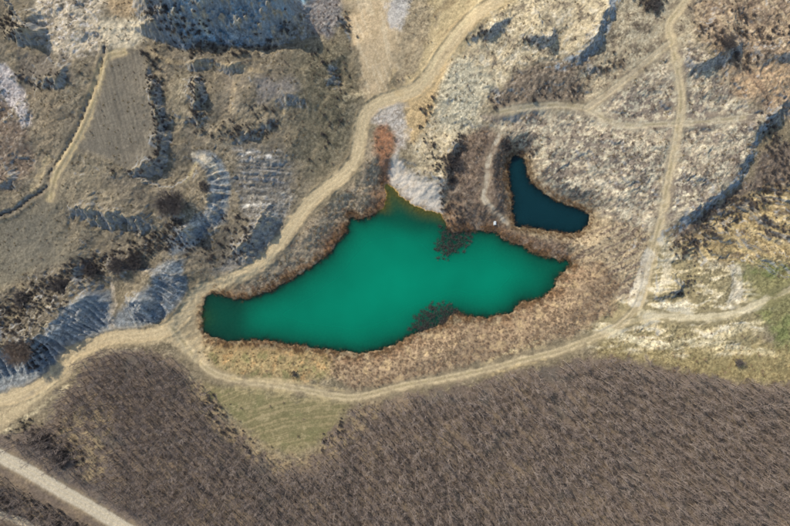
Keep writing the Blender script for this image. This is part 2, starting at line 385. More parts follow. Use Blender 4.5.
# rain rills: ridges and runnels that run down whatever slope there is
_HX = rng.random((256, 256)).astype(F) * F(0.6); _HY = rng.random((256, 256)).astype(F) * F(0.6)
def blur(a, n):
    for _ in range(n):
        a = (a + np.roll(a, 1, 0) + np.roll(a, -1, 0) + np.roll(a, 1, 1) + np.roll(a, -1, 1)) * F(0.2)
    return a
def runnels(X, Y, dx, dy, cell):
    x = X / F(cell); y = Y / F(cell); xi = np.floor(x).astype(np.int32); yi = np.floor(y).astype(np.int32); fx = x - xi; fy = y - yi
    va = np.zeros_like(x); wt = np.full_like(x, 1e-6)
    for i in (-1, 0, 1):
        for j in (-1, 0, 1):
            qx = (xi + i) & 255; qy = (yi + j) & 255
            px_ = fx - i - 0.2 - _HX[qx, qy]; py_ = fy - j - 0.2 - _HY[qx, qy]
            w = np.exp(-2.6 * (px_ * px_ + py_ * py_)); wt += w
            va += w * np.cos((px_ * dx + py_ * dy) * F(6.2832))
    return va / wt
rill = np.zeros_like(h)
for cell, amp, bl in ((5.5, 0.38, 22), (2.6, 0.2, 10), (1.3, 0.08, 4)):
    hb = blur(h, bl)
    gx_ = np.gradient(hb, xs.astype(F), axis=1); gy_ = np.gradient(hb, ys.astype(F), axis=0); mag = np.hypot(gx_, gy_) + 1e-4
    r = runnels(GX, GY, -gy_ / mag, gx_ / mag, cell)
    st = sst(0.12, 0.75, mag) * (1 - 0.92 * calm) * (1 - 0.3 * CLZ) * (1 - 0.75 * Z['clay_f'])
    h = h + amp * r * st
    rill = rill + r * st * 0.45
diag = GX * 0.80 + GY * 0.60
h = h + Z['clay_f'] * (np.abs(gnoise(diag / 4.0 + w1 * 0.7, (GX * 0.6 - GY * 0.8) / 22.0, 56)) - 0.25) * 1.5
# golden slope runnels in the east, clay tip furrows, mown lines and old plough lines
ang = GX * 0.35 + GY * 0.94 + w3 * 10
h = h + Z['gold_e'] * (np.abs(gnoise(ang / 2.6, (GX * 0.94 - GY * 0.35) / 22.0, 51)) - 0.3) * 1.5
fur = GY + 0.10 * GX + w1 * 1.5
h = h + Z['clay_d'] * (np.abs(gnoise(fur / 2.2, GX / 26.0, 52)) - 0.3) * 0.8
h = h + Z['field_w'] * gnoise((GX * 0.97 + GY * 0.25) / 0.9, (GY * 0.97 - GX * 0.25) / 30.0, 53) * 0.16
h = h - sst(0.6, 0.0, ditch_d + w2 * 0.5 + w1 * 0.4) * (0.9 + w1) + sst(3.0, 1.5, ditch_d) * sst(0.5, 1.5, ditch_d) * 0.3
# the tracks are graded: worn a little into the ground, two ruts
for n, (d, sd, hw) in road_d.items():
    core = sst(hw + 0.6, hw - 0.3, d)
    h = h - core * 0.10 - 0.04 * core * np.exp(-((np.abs(sd) - 0.85) / 0.25) ** 2)
    h = h + (0.2 if n in ('gravel_road', 'haul_road') else 0.05) * np.exp(-((d - hw - 0.7) / 0.5) ** 2) * (0.6 + w2 * 2)
# basins
def shallow(cx, cy, rx, ry, amt):
    c = W([(cx, cy)])[0]
    q = ((GX - c[0]) / (rx * S)) ** 2 + ((GY - c[1]) / (ry * S)) ** 2
    return amt * np.exp(-q)
gentle = sst(13, 5, np.hypot(GX - W([(415, 200)])[0][0], GY - W([(415, 200)])[0][1]) - 6)
cw_ = W([(203, 312)])[0]
west = sst(16, 5, np.hypot(GX - cw_[0], GY - cw_[1]))
bankw = 10.5 + 3 * gentle + 2.5 * w1 + 3 * west
bank = sst(-0.2, 1.0, np.clip(lake, 0, None) / bankw) 
bk = np.clip(np.clip(lake, 0, None) / bankw, 0, 1)
h_l = h * (0.02 + 0.98 * (0.55 * bk + 0.45 * sst(0, 1, bk))) + 0.15 * sst(0, 0.6, lake)
slope_in = 0.34 - 0.24 * gentle
depth = np.clip(-lake * slope_in, 0, 6.5)
lim = (6.5 - shallow(212, 316, 38, 44, 16.0) - shallow(452, 243, 15, 12, 10.0) - shallow(434, 316, 22, 11, 10.0) - shallow(552, 275, 46, 30, 6.2) - shallow(468, 262, 30, 20, 2.0) - shallow(395, 200, 16, 26, 2) + w3 * 1.5 + w1 * 1.2)
lim = 0.5 + 1.3 * np.log1p(np.exp(np.clip(lim / 1.3, -20, 20)))
depth = depth * lim / (depth + lim + 1e-3) * 1.35
db = blur(depth, 40); depth = depth + (db - depth) * sst(1.0, 5.0, -lake)
h = np.where(lake > 0, h_l, -depth)
PZ = 0.6                                                   # the pond stands a little higher
h_p = PZ + (h - PZ) * sst(0, 1, np.clip(pond, 0, None) / 7.5)
h = np.where(pond > 0, np.where(pond < 7.5, h_p, h), PZ - np.clip(-pond * 0.9, 0, 6))
# far country
R = np.hypot(np.maximum(np.abs(GX) - 190, 0), np.maximum(np.abs(GY) - 130, 0))
h = h + sst(20, 900, R) * (fbm(GX / 420.0, GY / 420.0, 4, 61) * 45 + 18)
h = h.astype(F)

# slope and crest measures
dzdx = np.gradient(h, xs.astype(F), axis=1); dzdy = np.gradient(h, ys.astype(F), axis=0)
slope = np.hypot(dzdx, dzdy)
crest = np.clip((h - blur(h, 14)) * 1.6, -1, 1)

# ------------------------------------------------------------------ ground colours (base colours; on some clay faces shade is painted in)
def C(r, g, b):
    c = np.array([r, g, b]) / 255.0
    return (np.where(c <= 0.04045, c / 12.92, ((c + 0.055) / 1.055) ** 2.4) / K).astype(F)

colr = np.empty((NY, NX, 3), F)
colr[:] = C(128, 115, 90)
def lay(m, c, a=1.0):
    global colr
    m = np.clip(m * F(a), 0, 1).astype(F)[..., None]
    colr = colr * (1 - m) + np.asarray(c, F) * m
n_a = fbm(GX / 4.0 + 40, GY / 4.0, 5, 71, 0.62); n_b = fbm(GX / 1.6, GY / 1.6 + 9, 4, 72, 0.65); n_c = fbm(GX / 14.0, GY / 14.0, 4, 73, 0.6)
sp = lambda n, a, b: sst(a, b, n)
PALE, CREAM, SAND, TAN = C(190, 174, 146), C(204, 188, 156), C(198, 174, 128), C(176, 150, 112)
GREY, DGREY, BROWN, DBROWN = C(150, 142, 128), C(112, 104, 94), C(128, 108, 86), C(98, 84, 70)
OLIVE, GREEN, RUST, GOLD, WHITE = C(122, 114, 80), C(118, 120, 74), C(154, 108, 78), C(184, 156, 100), C(208, 200, 190)
CLAYB, CLAYP = C(124, 127, 124), C(172, 168, 158)

lay(sp(n_c, -0.1, 0.35), C(144, 130, 104), 0.7)
lay(nwq * sp(-n_c - n_a * 0.6, 0.02, 0.3), C(106, 98, 84), 0.65)
lay(nwq * sp(gnoise((GX * 0.6 + GY * 0.8) / 2.2 + w1, (GX * 0.8 - GY * 0.6) / 12.0 + w1, 79) + n_b * 0.4, 0.12, 0.36), C(164, 148, 120), 0.55)
lay(nwq * sp(gnoise((GX * 0.7 - GY * 0.7) / 1.8 + w1, (GX * 0.7 + GY * 0.7) / 10.0 + w1, 78) + n_b * 0.5, 0.15, 0.36), C(94, 86, 72), 0.6)
lay(sp(n_a, 0.05, 0.3), C(108, 98, 78), 0.5)
lay(sp(-n_a, 0.08, 0.35), C(160, 142, 110), 0.45 * (0.4 + nwq))
# north-west spoil country
lay(Z['field_w'], C(122, 113, 96), 0.85)
fs = gnoise((GX * 0.97 + GY * 0.22 + w1 * 1.2) / 0.75, (GY * 0.97 - GX * 0.22) / 16.0, 93) + n_b * 0.3
lay(Z['field_w'] * sp(fs, 0.12, 0.32), C(94, 87, 74), 0.45); lay(Z['field_w'] * sp(-fs, 0.2, 0.4), C(144, 133, 112), 0.35)
lay(Z['plain_w'], C(120, 112, 92), 0.8)
lay(Z['plain_w'] * sp(n_a, 0.05, 0.3), C(150, 136, 108), 0.5)
lay(Z['brown_w'], C(122, 102, 84), 0.9); lay(Z['brown_w'] * sp(n_b, 0.1, 0.3), C(164, 148, 128), 0.7)
lay(Z['chalk_nw'], PALE, 0.92); lay(Z['chalk_nw'] * sp(n_a, 0.06, 0.22), C(128, 116, 98), 0.8); lay(Z['chalk_nw'] * sp(n_b, 0.12, 0.3), WHITE, 0.6)
lay(Z['tan_nw'], TAN, 0.9); lay(Z['cream_nw'], CREAM, 0.92); lay(Z['cream_nw'] * sp(n_b, 0.15, 0.35), C(150, 134, 104), 0.5)
lay(Z['scar_w'], C(192, 182, 172), 0.9); lay(Z['scar_w'] * sp(n_b, 0.02, 0.2), C(128, 116, 110), 0.75)
lay(Z['gully_w'], C(108, 98, 82), 0.8); lay(Z['gully_w'] * sp(n_a, 0.05, 0.2), C(158, 142, 110), 0.6)
os_ = zone([(288,45),(345,50),(354,100),(346,150),(312,178),(290,150),(284,90)], 4, 1.5); lay(os_, C(116, 107, 84), 0.7); lay(os_ * sp(n_a + n_b * 0.5, 0.0, 0.2), C(90, 84, 66), 0.7); lay(os_ * sp(-n_a, 0.15, 0.3), C(146, 130, 100), 0.5)
for pts, c_, a_ in (([(255,78),(290,80),(294,98),(262,100)], C(142,134,126), .7), ([(226,74),(248,72),(242,114),(228,116)], C(168,150,122), .6), ([(176,68),(188,70),(186,128),(172,130)], C(144,133,106), .6), ([(60,150),(96,160),(95,200),(62,202)], C(150,136,108), .5),
                    ([(62,108),(82,112),(72,142),(52,160)], C(104,96,80), .6), ([(18,52),(66,60),(72,78),(20,84)], C(110,100,88), .7), ([(30,92),(62,92),(58,135),(38,165)], C(146,128,100), .6), ([(110,176),(150,180),(160,200),(120,206)], C(112,102,86), .5),
                    ([(205,140),(240,142),(236,170),(228,158)], C(148,134,110), .5), ([(175,240),(240,225),(246,262),(205,268)], C(98,90,76), .7), ([(168,66),(226,64),(222,58),(170,56)], C(104,94,80), .5), ([(0,232),(44,212),(52,250),(10,275)], C(112,106,90), .5)):
    z_ = zone(pts, 3, 1.3); lay(z_, c_, a_)
    lay(z_ * sp(n_b + n_a * 0.4, 0.1, 0.28), c_ * F(0.7), a_); lay(z_ * sp(-n_b, 0.12, 0.3), np.clip(c_ * F(1.3), 0, .8), a_ * 0.7)
lay(nwq * (1 - Z['chalk_nw']) * (1 - Z['cream_nw']) * (1 - Z['scar_w']), C(108, 101, 88), 0.32)
# bare clay
for k, pale in (('clay_a', 0.3), ('clay_b', 0.3), ('clay_c', 0.15), ('clay_d', 0.12), ('clay_f', 0.1)):
    lay(Z[k], CLAYB if k != 'clay_d' else C(112, 108, 100), 0.92 if k != 'clay_d' else 0.7)
    lay(Z[k] * sp(n_b + crest * 0.5, 0.06, 0.28), CLAYP, pale * 1.6)
lay(Z['clay_f'], C(88, 118, 130), 0.85)  # base and streaks bluer than the clay: blue shade put into the colour
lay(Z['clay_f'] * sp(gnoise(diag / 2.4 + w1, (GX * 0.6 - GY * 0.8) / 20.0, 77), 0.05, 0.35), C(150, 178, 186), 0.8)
fw = sst(205, 180, 395 + GX / S + w1 * 20)
lay(Z['clay_f'] * np.maximum(fw, sp(n_a, 0.2, 0.35) * 0.7), C(104, 94, 84), 0.75)
lay(Z['clay_f'] * fw * sp(-n_b, 0.08, 0.25), C(160, 150, 138), 0.6)
lay(Z['clay_d'] * sp(gnoise(fur / 1.5, GX / 18.0, 54) + n_b * 0.3, 0.2, 0.4), C(160, 154, 142), 0.35)
lay(Z['blue_top'], C(140, 134, 128), 0.8); lay(Z['blue_top'] * sp(n_b, 0.05, 0.2), C(98, 86, 78), 0.8)
# middle chalk and sand
lay(Z['chalk_mid'], C(192, 174, 138), 0.92); lay(Z['chalk_mid'] * sp(n_a, 0.08, 0.26), C(126, 112, 92), 0.75); lay(Z['chalk_mid'] * sp(n_b, 0.16, 0.34), C(112, 100, 86), 0.55); lay(Z['chalk_mid'] * sp(-n_a, 0.1, 0.3), C(204, 192, 166), 0.6)
pl = zone([(432,70),(455,58),(480,62),(500,78),(484,100),(476,125),(455,140),(440,120)], 3, 1.2); lay(pl, C(196, 184, 152), 0.75); lay(pl * sp(n_b, 0.18, 0.34), C(150, 136, 112), 0.6)
lay(Z['browncore'], C(118, 104, 88), 0.85); lay(Z['browncore'] * sp(n_b, 0.08, 0.3), C(160, 144, 120), 0.6)
tm = zone([(396,-40),(450,-40),(436,20),(430,60),(412,88),(398,86),(402,50),(400,20)], 3, 1.3); lay(tm, C(176, 156, 122), 0.8); lay(tm * sp(n_a + n_b * 0.4, 0.08, 0.28), C(128, 112, 86), 0.8)
lay(Z['sandflow'], C(194, 170, 132), 0.95); lay(Z['sandflow'] * sp(n_a, 0.05, 0.3), C(170, 148, 112), 0.7); lay(Z['sandflow'] * sp(gnoise((GX * 0.9 + GY * 0.3) / 1.5 + w1, GY / 14.0, 84) + n_b * 0.4, 0.12, 0.34), C(206, 186, 150), 0.6); lay(Z['sandflow'] * sp(n_b - 0.2 * n_a, 0.2, 0.36), C(140, 120, 92), 0.5)
lay(Z['haul_apron'], C(190, 168, 124), 0.9); lay(Z['haul_apron'] * sp(gnoise((GX * 0.66 - GY * 0.75) / 1.6, (GX * 0.75 + GY * 0.66) / 20.0, 81), 0.08, 0.3), C(158, 136, 100), 0.7)
lay(Z['sandfan'], C(192, 164, 118), 0.92)
lay(Z['violet'], C(198, 186, 168), 0.9); lay(Z['violet'] * sp(n_b + n_a * 0.5, 0.04, 0.2), C(140, 126, 108), 0.75)
lay(Z['white_top'], C(194, 186, 172), 0.85); lay(Z['white_top'] * sp(n_b, 0.08, 0.25), C(140, 132, 126), 0.6)
# eastern chalk hill
lay(Z['chalk_hill'], C(178, 162, 134), 0.95); lay(Z['chalk_hill'] * sp(n_b + n_a * 0.8 + n_c * 0.5, -0.02, 0.1), C(134, 121, 103), 0.9); lay(Z['chalk_hill'] * sp(n_c + n_a * 0.5, 0.05, 0.25), C(128, 115, 100), 0.7); lay(Z['chalk_hill'] * sp(-n_b - n_a * 0.6, 0.08, 0.22), C(202, 189, 158), 0.85)
ne = zone([(606,-60),(700,-60),(694,40),(668,50),(612,92),(588,102),(580,80),(606,40),(616,10)], 3, 1.2); lay(ne, C(164, 149, 120), 0.85); lay(ne * sp(n_a + n_b * 0.5, 0.02, 0.2), C(120, 107, 88), 0.85); lay(ne * sp(-n_b - n_a * 0.5, 0.1, 0.25), C(198, 184, 152), 0.7)
lay(Z['redcorner'], C(142, 122, 98), 0.92); lay(Z['redcorner'] * sp(n_a, 0.02, 0.22), C(112, 96, 80), 0.8); lay(Z['redcorner'] * sp(-n_a, 0.1, 0.3), C(170, 146, 114), 0.6); lay(Z['redcorner'] * sp(gnoise(diag / 1.5 + w1, (GX * 0.6 - GY * 0.8) / 13.0, 87) + n_b * 0.4, 0.12, 0.34), C(186, 164, 128), 0.6); lay(Z['redcorner'] * sp(n_b, 0.12, 0.3), C(172, 154, 128), 0.5)
lay(Z['tanpatch'], C(182, 154, 118), 0.85); lay(Z['tanpatch'] * sp(gnoise(diag / 1.3, (GX * .83 + GY * .55) / 14.0, 82), 0.05, 0.3), C(150, 124, 98), 0.7)
lay(Z['darkrim'], C(112, 98, 84), 0.9); lay(Z['darkrim'] * sp(n_b, 0.1, 0.3), C(150, 132, 106), 0.5)
lay(Z['gold_e'], C(150, 130, 92), 0.92); lay(Z['gold_e'] * sp(gnoise(ang / 2.0, (GX * .94 - GY * .35) / 20.0, 55) + n_b * 0.3, 0.04, 0.26), C(192, 169, 122), 0.9); lay(Z['gold_e'] * sp(n_a, 0.08, 0.25), C(106, 92, 76), 0.8)
lay(Z['olive_e'], C(150, 134, 92), 0.9); lay(Z['olive_e'] * sp(n_a, 0.05, 0.3), C(126, 116, 80), 0.6)
lay(Z['white_e'], C(148, 134, 98), 0.9)
flow = 0.7 * gnoise((GY + 0.22 * GX + w1 * 3) / 4.0, (GX - 0.22 * GY) / 13.0, 83) + 0.55 * gnoise((GY - 0.12 * GX + w1 * 2) / 1.3, GX / 9.0, 86) + n_b * 0.3 + n_a * 0.3
lay(Z['white_e'] * sp(flow, -0.06, 0.16), C(200, 182, 142), 0.9); lay(Z['white_e'] * sp(flow, 0.2, 0.4), C(206, 194, 164), 0.8)
lay(Z['green_e'], C(128, 122, 80), 0.85); lay(Z['green_e'] * sp(n_c, 0.0, 0.3), C(112, 122, 70), 0.6)
fe = zone([(568,240),(610,222),(645,225),(652,262),(632,300),(606,300),(596,268),(578,262)], 2, 1.2); lay(fe, C(166, 146, 114), 0.9); lay(fe * sp(gnoise((GX * 0.5 - GY * 0.86) / 1.4 + w1, (GX * 0.86 + GY * 0.5) / 12.0, 85) + n_b * 0.4, 0.02, 0.25), C(118, 102, 86), 0.85); lay(fe * sp(-n_b, 0.12, 0.3), C(200, 182, 148), 0.6)
# lake sides
lay(Z['southbank'], C(152, 132, 92), 0.92); lay(Z['southbank'] * sp(n_a, 0.05, 0.25), C(124, 118, 78), 0.8); lay(Z['southbank'] * sp(-n_a, 0.12, 0.3), C(182, 146, 98), 0.7)
lay(Z['scrub_s'], C(152, 130, 102), 0.92); lay(Z['scrub_s'] * sp(n_b, 0.05, 0.25), C(118, 98, 78), 0.7); lay(Z['scrub_s'] * sp(-n_a, 0.1, 0.3), C(172, 148, 110), 0.7)
lay(Z['bank_n'], C(162, 144, 116), 0.92); lay(Z['bank_n'] * sp(n_b, 0.06, 0.25), C(118, 102, 86), 0.6); lay(Z['bank_n'] * sp(-n_b, 0.1, 0.3), C(172, 154, 126), 0.6)
lay(Z['penins'], C(122, 104, 86), 0.92); lay(Z['penins'] * sp(n_b, 0.05, 0.25), C(96, 80, 68), 0.7); lay(Z['penins'] * sp(-n_a, 0.08, 0.3), C(152, 134, 112), 0.7)
wb = zone([(190,300),(200,288),(214,288),(206,300),(203,330),(216,343),(208,352),(192,336),(186,318)], 1.5, 0.6); lay(wb, C(182, 160, 120), 0.85); lay(wb * sp(n_b, 0.1, 0.3), C(140, 122, 92), 0.5)
lay(Z['beach'], C(208, 195, 174), 0.95); lay(Z['beach'] * sp(n_a, 0.1, 0.3), C(190, 172, 146), 0.6)
lay(Z['rust'], RUST, 0.9); lay(Z['rust'] * sp(n_b, 0.02, 0.2), C(128, 102, 80), 0.7); lay(Z['rust'] * sp(-n_b, 0.1, 0.3), C(178, 130, 92), 0.6)
rim = sst(6.5, 1.0, lake) * (lake > 0) * (1 - Z['beach'])
lay(rim * sp(n_a, -0.15, 0.15), C(150, 112, 74), 0.55)
nr = ell(338, 240, 16, 16, 3, 1.0) + ell(378, 200, 12, 12, 3, 1.0); lay(np.clip(nr, 0, 1) * sst(9, 2, lake) * (lake > 0), C(148, 104, 70), 0.6); lay(rim * sp(n_b, 0.0, 0.25), C(98, 78, 60), 0.7)
prim = sst(4.5, 0.5, pond) * (pond > 0)
lay(prim, C(158, 138, 106), 0.7)
# meadow and wood
lay(Z['meadow'], C(128, 118, 82), 0.95); lay(Z['meadow'] * sp(gnoise(GX / 24.0, (GY + 0.10 * GX + 0.004 * GX * GX + w1 * 0.6) / 0.75, 91), 0.02, 0.25), C(154, 138, 100), 0.8); lay(Z['meadow'] * sp(n_c, 0.0, 0.3), C(114, 111, 74), 0.6); lay(Z['meadow'] * sp(n_a + n_b * 0.5, 0.15, 0.35), C(164, 148, 110), 0.6); lay(Z['meadow'] * sp(-n_a - n_b * 0.5, 0.18, 0.35), C(112, 106, 72), 0.6)
lay(Z['forest'], C(118, 104, 90), 0.95); lay(Z['forest'] * sp(n_b, 0.02, 0.25), C(92, 80, 68), 0.7); lay(Z['forest'] * sp(n_c, 0.05, 0.35), C(140, 122, 98), 0.7); lay(np.maximum(Z['thin_w'], Z['edge_m'] * 0.9) * sp(n_a + 0.1, -0.05, 0.2), C(160, 140, 106), 0.85); lay(Z['forest'] * sp(-n_c, 0.15, 0.4), C(100, 94, 84), 0.6)
lay(Z['pale_fan'], C(190, 169, 130), 0.92); lay(Z['pale_fan'] * sp(gnoise((GX * 0.6 - GY * 0.8) / 1.4 + w2, (GX * 0.8 + GY * 0.6) / 15.0, 92), 0.05, 0.3), C(156, 138, 106), 0.75)
far_w = sst(40, 160, R)
lay(far_w, C(108, 100, 76), 0.8)
# steep faces lose their grass
bare = sst(0.6, 1.0, slope + n_b * 0.4) * (1 - Z['forest']) * (lake > 0.5) * (pond > 0.5)
lay(bare * sst(8, 12, lake) * sst(8, 12, pond) * (1 - Z['penins']) * (1 - Z['bank_n']) * (1 - Z['scrub_s']), C(140, 141, 139), 0.7)
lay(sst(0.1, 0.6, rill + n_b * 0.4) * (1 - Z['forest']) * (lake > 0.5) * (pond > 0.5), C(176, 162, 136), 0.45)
CL = np.clip(Z['clay_a'] + Z['clay_b'] + Z['clay_c'], 0, 1)
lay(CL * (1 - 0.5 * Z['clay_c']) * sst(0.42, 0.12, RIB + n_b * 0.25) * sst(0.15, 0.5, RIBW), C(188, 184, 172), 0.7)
lay(CL * sst(0.5, 0.9, RIB) * sst(0.15, 0.5, RIBW), C(104, 116, 122), 0.6)  # furrows between the ribs darker and bluer, shade painted into the clay
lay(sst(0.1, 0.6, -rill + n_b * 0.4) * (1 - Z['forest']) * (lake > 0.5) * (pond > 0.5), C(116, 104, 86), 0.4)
lay(np.clip(crest - 0.15, 0, 1) * 2 * nwq * (1 - Z['field_w']), C(168, 150, 118), 0.45)
for k_ in (7, 8):  # grey clay on two scarp faces, with the blue of their shade painted in
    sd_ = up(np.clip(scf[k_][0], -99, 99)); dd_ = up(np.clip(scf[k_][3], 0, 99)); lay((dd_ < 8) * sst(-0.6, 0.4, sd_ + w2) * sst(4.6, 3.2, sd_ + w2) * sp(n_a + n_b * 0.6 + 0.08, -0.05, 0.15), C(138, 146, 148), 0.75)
# ditch bed and tracks
lay(sst(0.8, 0.2, ditch_d + w2 * 0.7 + w1 * 0.5), C(84, 74, 62), 0.7)
lay(sst(4.5, 1.5, ditch_d + w1 * 2) * sp(n_b, 0, 0.25), C(104, 94, 78), 0.5)
road_mask = {}
RCOL = {'haul_road': C(194, 172, 132), 'lake_track': C(192, 172, 134), 'gravel_road': C(190, 177, 151), 'corner_track': C(198, 184, 158), 'sand_track': C(184, 162, 120),
        'clay_track': C(198, 182, 150), 'ridge_track': C(180, 164, 136), 'east_track': C(208, 192, 156), 'footpath': C(196, 182, 156)}
RA = {'haul_road': 0.95, 'lake_track': 0.85, 'gravel_road': 1.0, 'corner_track': 0.95, 'sand_track': 0.95, 'clay_track': 0.55, 'ridge_track': 0.6, 'east_track': 0.5, 'footpath': 0.9}
for n, (d, sd, hw) in road_d.items():
    wob = (w1 * 1.3 + w2 * 1.0) * (0.25 if n == 'gravel_road' else 1.0)
    m = sst(hw + 0.5, hw - 0.5, d + wob)
    road_mask[n] = m
    lay(sst(hw + 2.2, hw, d + wob * 1.6), C(164, 146, 112), 0.4 if n in ('gravel_road', 'haul_road', 'lake_track') else 0.15)
    lay(m * (1 if n in ('gravel_road', 'haul_road') else np.clip(0.75 + n_a * 1.2, 0.1, 1)), RCOL[n], RA[n])
    mid = np.exp(-(sd / 0.4) ** 2) * m * sp(n_a + 0.1, -0.05, 0.2)
    if n in ('lake_track', 'sand_track', 'clay_track', 'east_track', 'corner_track'): lay(mid, C(148, 134, 96), 0.65)
    lay(m * np.exp(-((np.abs(sd + w2 * 0.3) - 0.85) / 0.3) ** 2), C(212, 192, 150), 0.35)
LINES = [   # worn lines, crests and streaks read off the photograph: points, half width m, colour, strength
 ([(148,48),(165,60),(200,64),(235,66),(262,72)], 0.9, C(168,148,112), .7), ([(240,68),(234,90),(232,112)], 1.1, C(170,150,116), .6), ([(286,102),(283,114),(279,128)], 0.5, C(180,160,122), .7),
 ([(344,98),(366,93)], 0.7, C(196,176,136), .9), ([(207,-4),(201,12),(203,25),(209,36)], 0.45, C(200,190,160), .9), ([(112,283),(114,300),(111,326)], 0.8, C(196,178,150), .9),
 ([(243,155),(252,151),(262,153),(271,157)], 0.5, C(214,206,190), .95), ([(246,161),(256,157),(267,158)], 0.45, C(206,198,184), .9), ([(243,205),(262,204),(286,205)], 0.4, C(214,206,188), .95), ([(248,197),(268,196),(284,194)], 0.35, C(184,174,152), .8),
 ([(244,172),(262,170),(280,172)], 0.4, C(176,170,160), .8), ([(246,180),(264,178),(284,182)], 0.4, C(170,164,156), .8), ([(236,263),(258,244),(272,222),(283,196)], 0.3, C(178,172,158), .8), ([(246,264),(266,243),(280,220),(292,198)], 0.3, C(178,172,158), .8), ([(228,262),(250,242),(264,222)], 0.3, C(166,160,150), .7),
 ([(46,158),(40,172),(33,190)], 1.3, C(178,158,120), .7), ([(194,154),(204,157),(212,165),(216,176)], 1.2, C(196,180,150), .85), ([(184,183),(190,174),(197,163)], 0.5, C(196,178,132), .8), ([(175,232),(192,226),(206,216),(213,200),(213,184)], 0.7, C(204,196,180), .75),
 ([(594,180),(606,185),(622,197),(632,206)], 0.7, C(206,192,162), .8), ([(640,313),(700,318),(745,311),(768,298)], 1.4, C(210,194,156), .75), ([(616,334),(660,346),(690,340),(730,348),(772,352)], 1.2, C(206,190,148), .75), ([(600,326),(630,338),(652,346)], 1.0, C(208,194,156), .8),
 ([(648,255),(640,285),(634,302)], 2.2, C(212,200,174), .75), ([(735,268),(738,290),(732,305)], 2.0, C(206,194,168), .7), ([(662,240),(668,262),(664,285)], 1.4, C(204,190,160), .6), ([(690,344),(720,338),(760,322)], 1.0, C(206,190,150), .7), ([(640,362),(700,350),(780,356)], 0.6, C(196,176,130), .6),
 ([(222,378),(270,380),(310,385),(345,391)], 0.6, C(188,166,122), .7), ([(232,386),(280,391),(330,399)], 0.5, C(178,158,114), .7), ([(240,391),(290,397),(335,403)], 0.45, C(170,152,110), .7), ([(478,379),(512,368),(548,359)], 0.4, C(184,162,118), .7), ([(480,366),(510,352),(545,346)], 0.45, C(184,164,122), .7), ([(500,356),(530,344),(548,341)], 0.5, C(176,160,122), .6),
 ([(430,72),(433,42),(440,12),(446,-12)], 0.7, C(204,182,138), .75), ([(424,82),(438,54),(464,22),(484,-4)], 0.8, C(208,188,144), .75), ([(394,70),(390,84),(402,95)], 0.8, C(196,170,124), .6), ([(440,60),(462,36),(500,8)], 0.35, C(150,130,98), .7), ([(434,30),(438,14),(446,0)], 0.5, C(140,122,96), .7),
 ([(20,400),(40,388),(64,366)], 0.6, C(150,136,112), .7), ([(0,418),(30,402),(58,380)], 0.5, C(206,186,144), .8), ([(0,428),(36,404),(62,382)], 0.5, C(146,132,104), .7), ([(5,432),(40,408),(70,384)], 0.5, C(204,186,146), .8), ([(85,366),(110,352),(140,349)], 0.6, C(176,160,130), .7),
 ([(720,230),(755,226),(800,236)], 0.6, C(196,170,116), .8), ([(712,240),(750,238),(800,252)], 0.6, C(196,170,116), .8), ([(735,214),(765,214),(800,222)], 0.7, C(200,174,122), .8), ([(760,205),(800,208)], 0.6, C(200,174,122), .8), ([(705,250),(745,250),(790,264)], 0.5, C(190,166,114), .7),
]
for pts, hw, c_, a_ in LINES:
    d = up(np.clip(line_field(smooth_line(W(pts)), LX, LY, 15)[0], 0, 100))
    lay(sst(hw + 0.45, hw - 0.35, d + w1 * 0.9 + w2 * 0.8) * np.clip(0.75 + n_a * 1.5, 0, 1) * (lake > 0.3), c_, a_)
# beds of the waters
under = (lake <= 0)
lay(under * 1.0, C(58, 62, 44), 0.95)
lay(under * gentle * sst(0.8, 0.1, depth), C(214, 168, 74), 0.95)
lay(under * shallow(206, 318, 10, 10, 1.0), C(120, 120, 50), 0.8)
lay((pond <= 0) * 1.0, C(40, 44, 36), 0.95)
# fine grain everywhere
grain = 1 + (n_b * 0.42 + hi * 0.42 + rng.normal(0, 0.06, (NY, NX)).astype(F)) * (1 - 0.55 * calm)
colr = np.clip(colr * grain[..., None].astype(F), 0.01, 0.9).astype(F)

# ------------------------------------------------------------------ materials
def new_mat(name):
    m = bpy.data.materials.new(name); m.use_nodes = True
    nt = m.node_tree; b = nt.nodes["Principled BSDF"]
    b.inputs["Specular IOR Level"].default_value = 0.15
    return m, nt, b

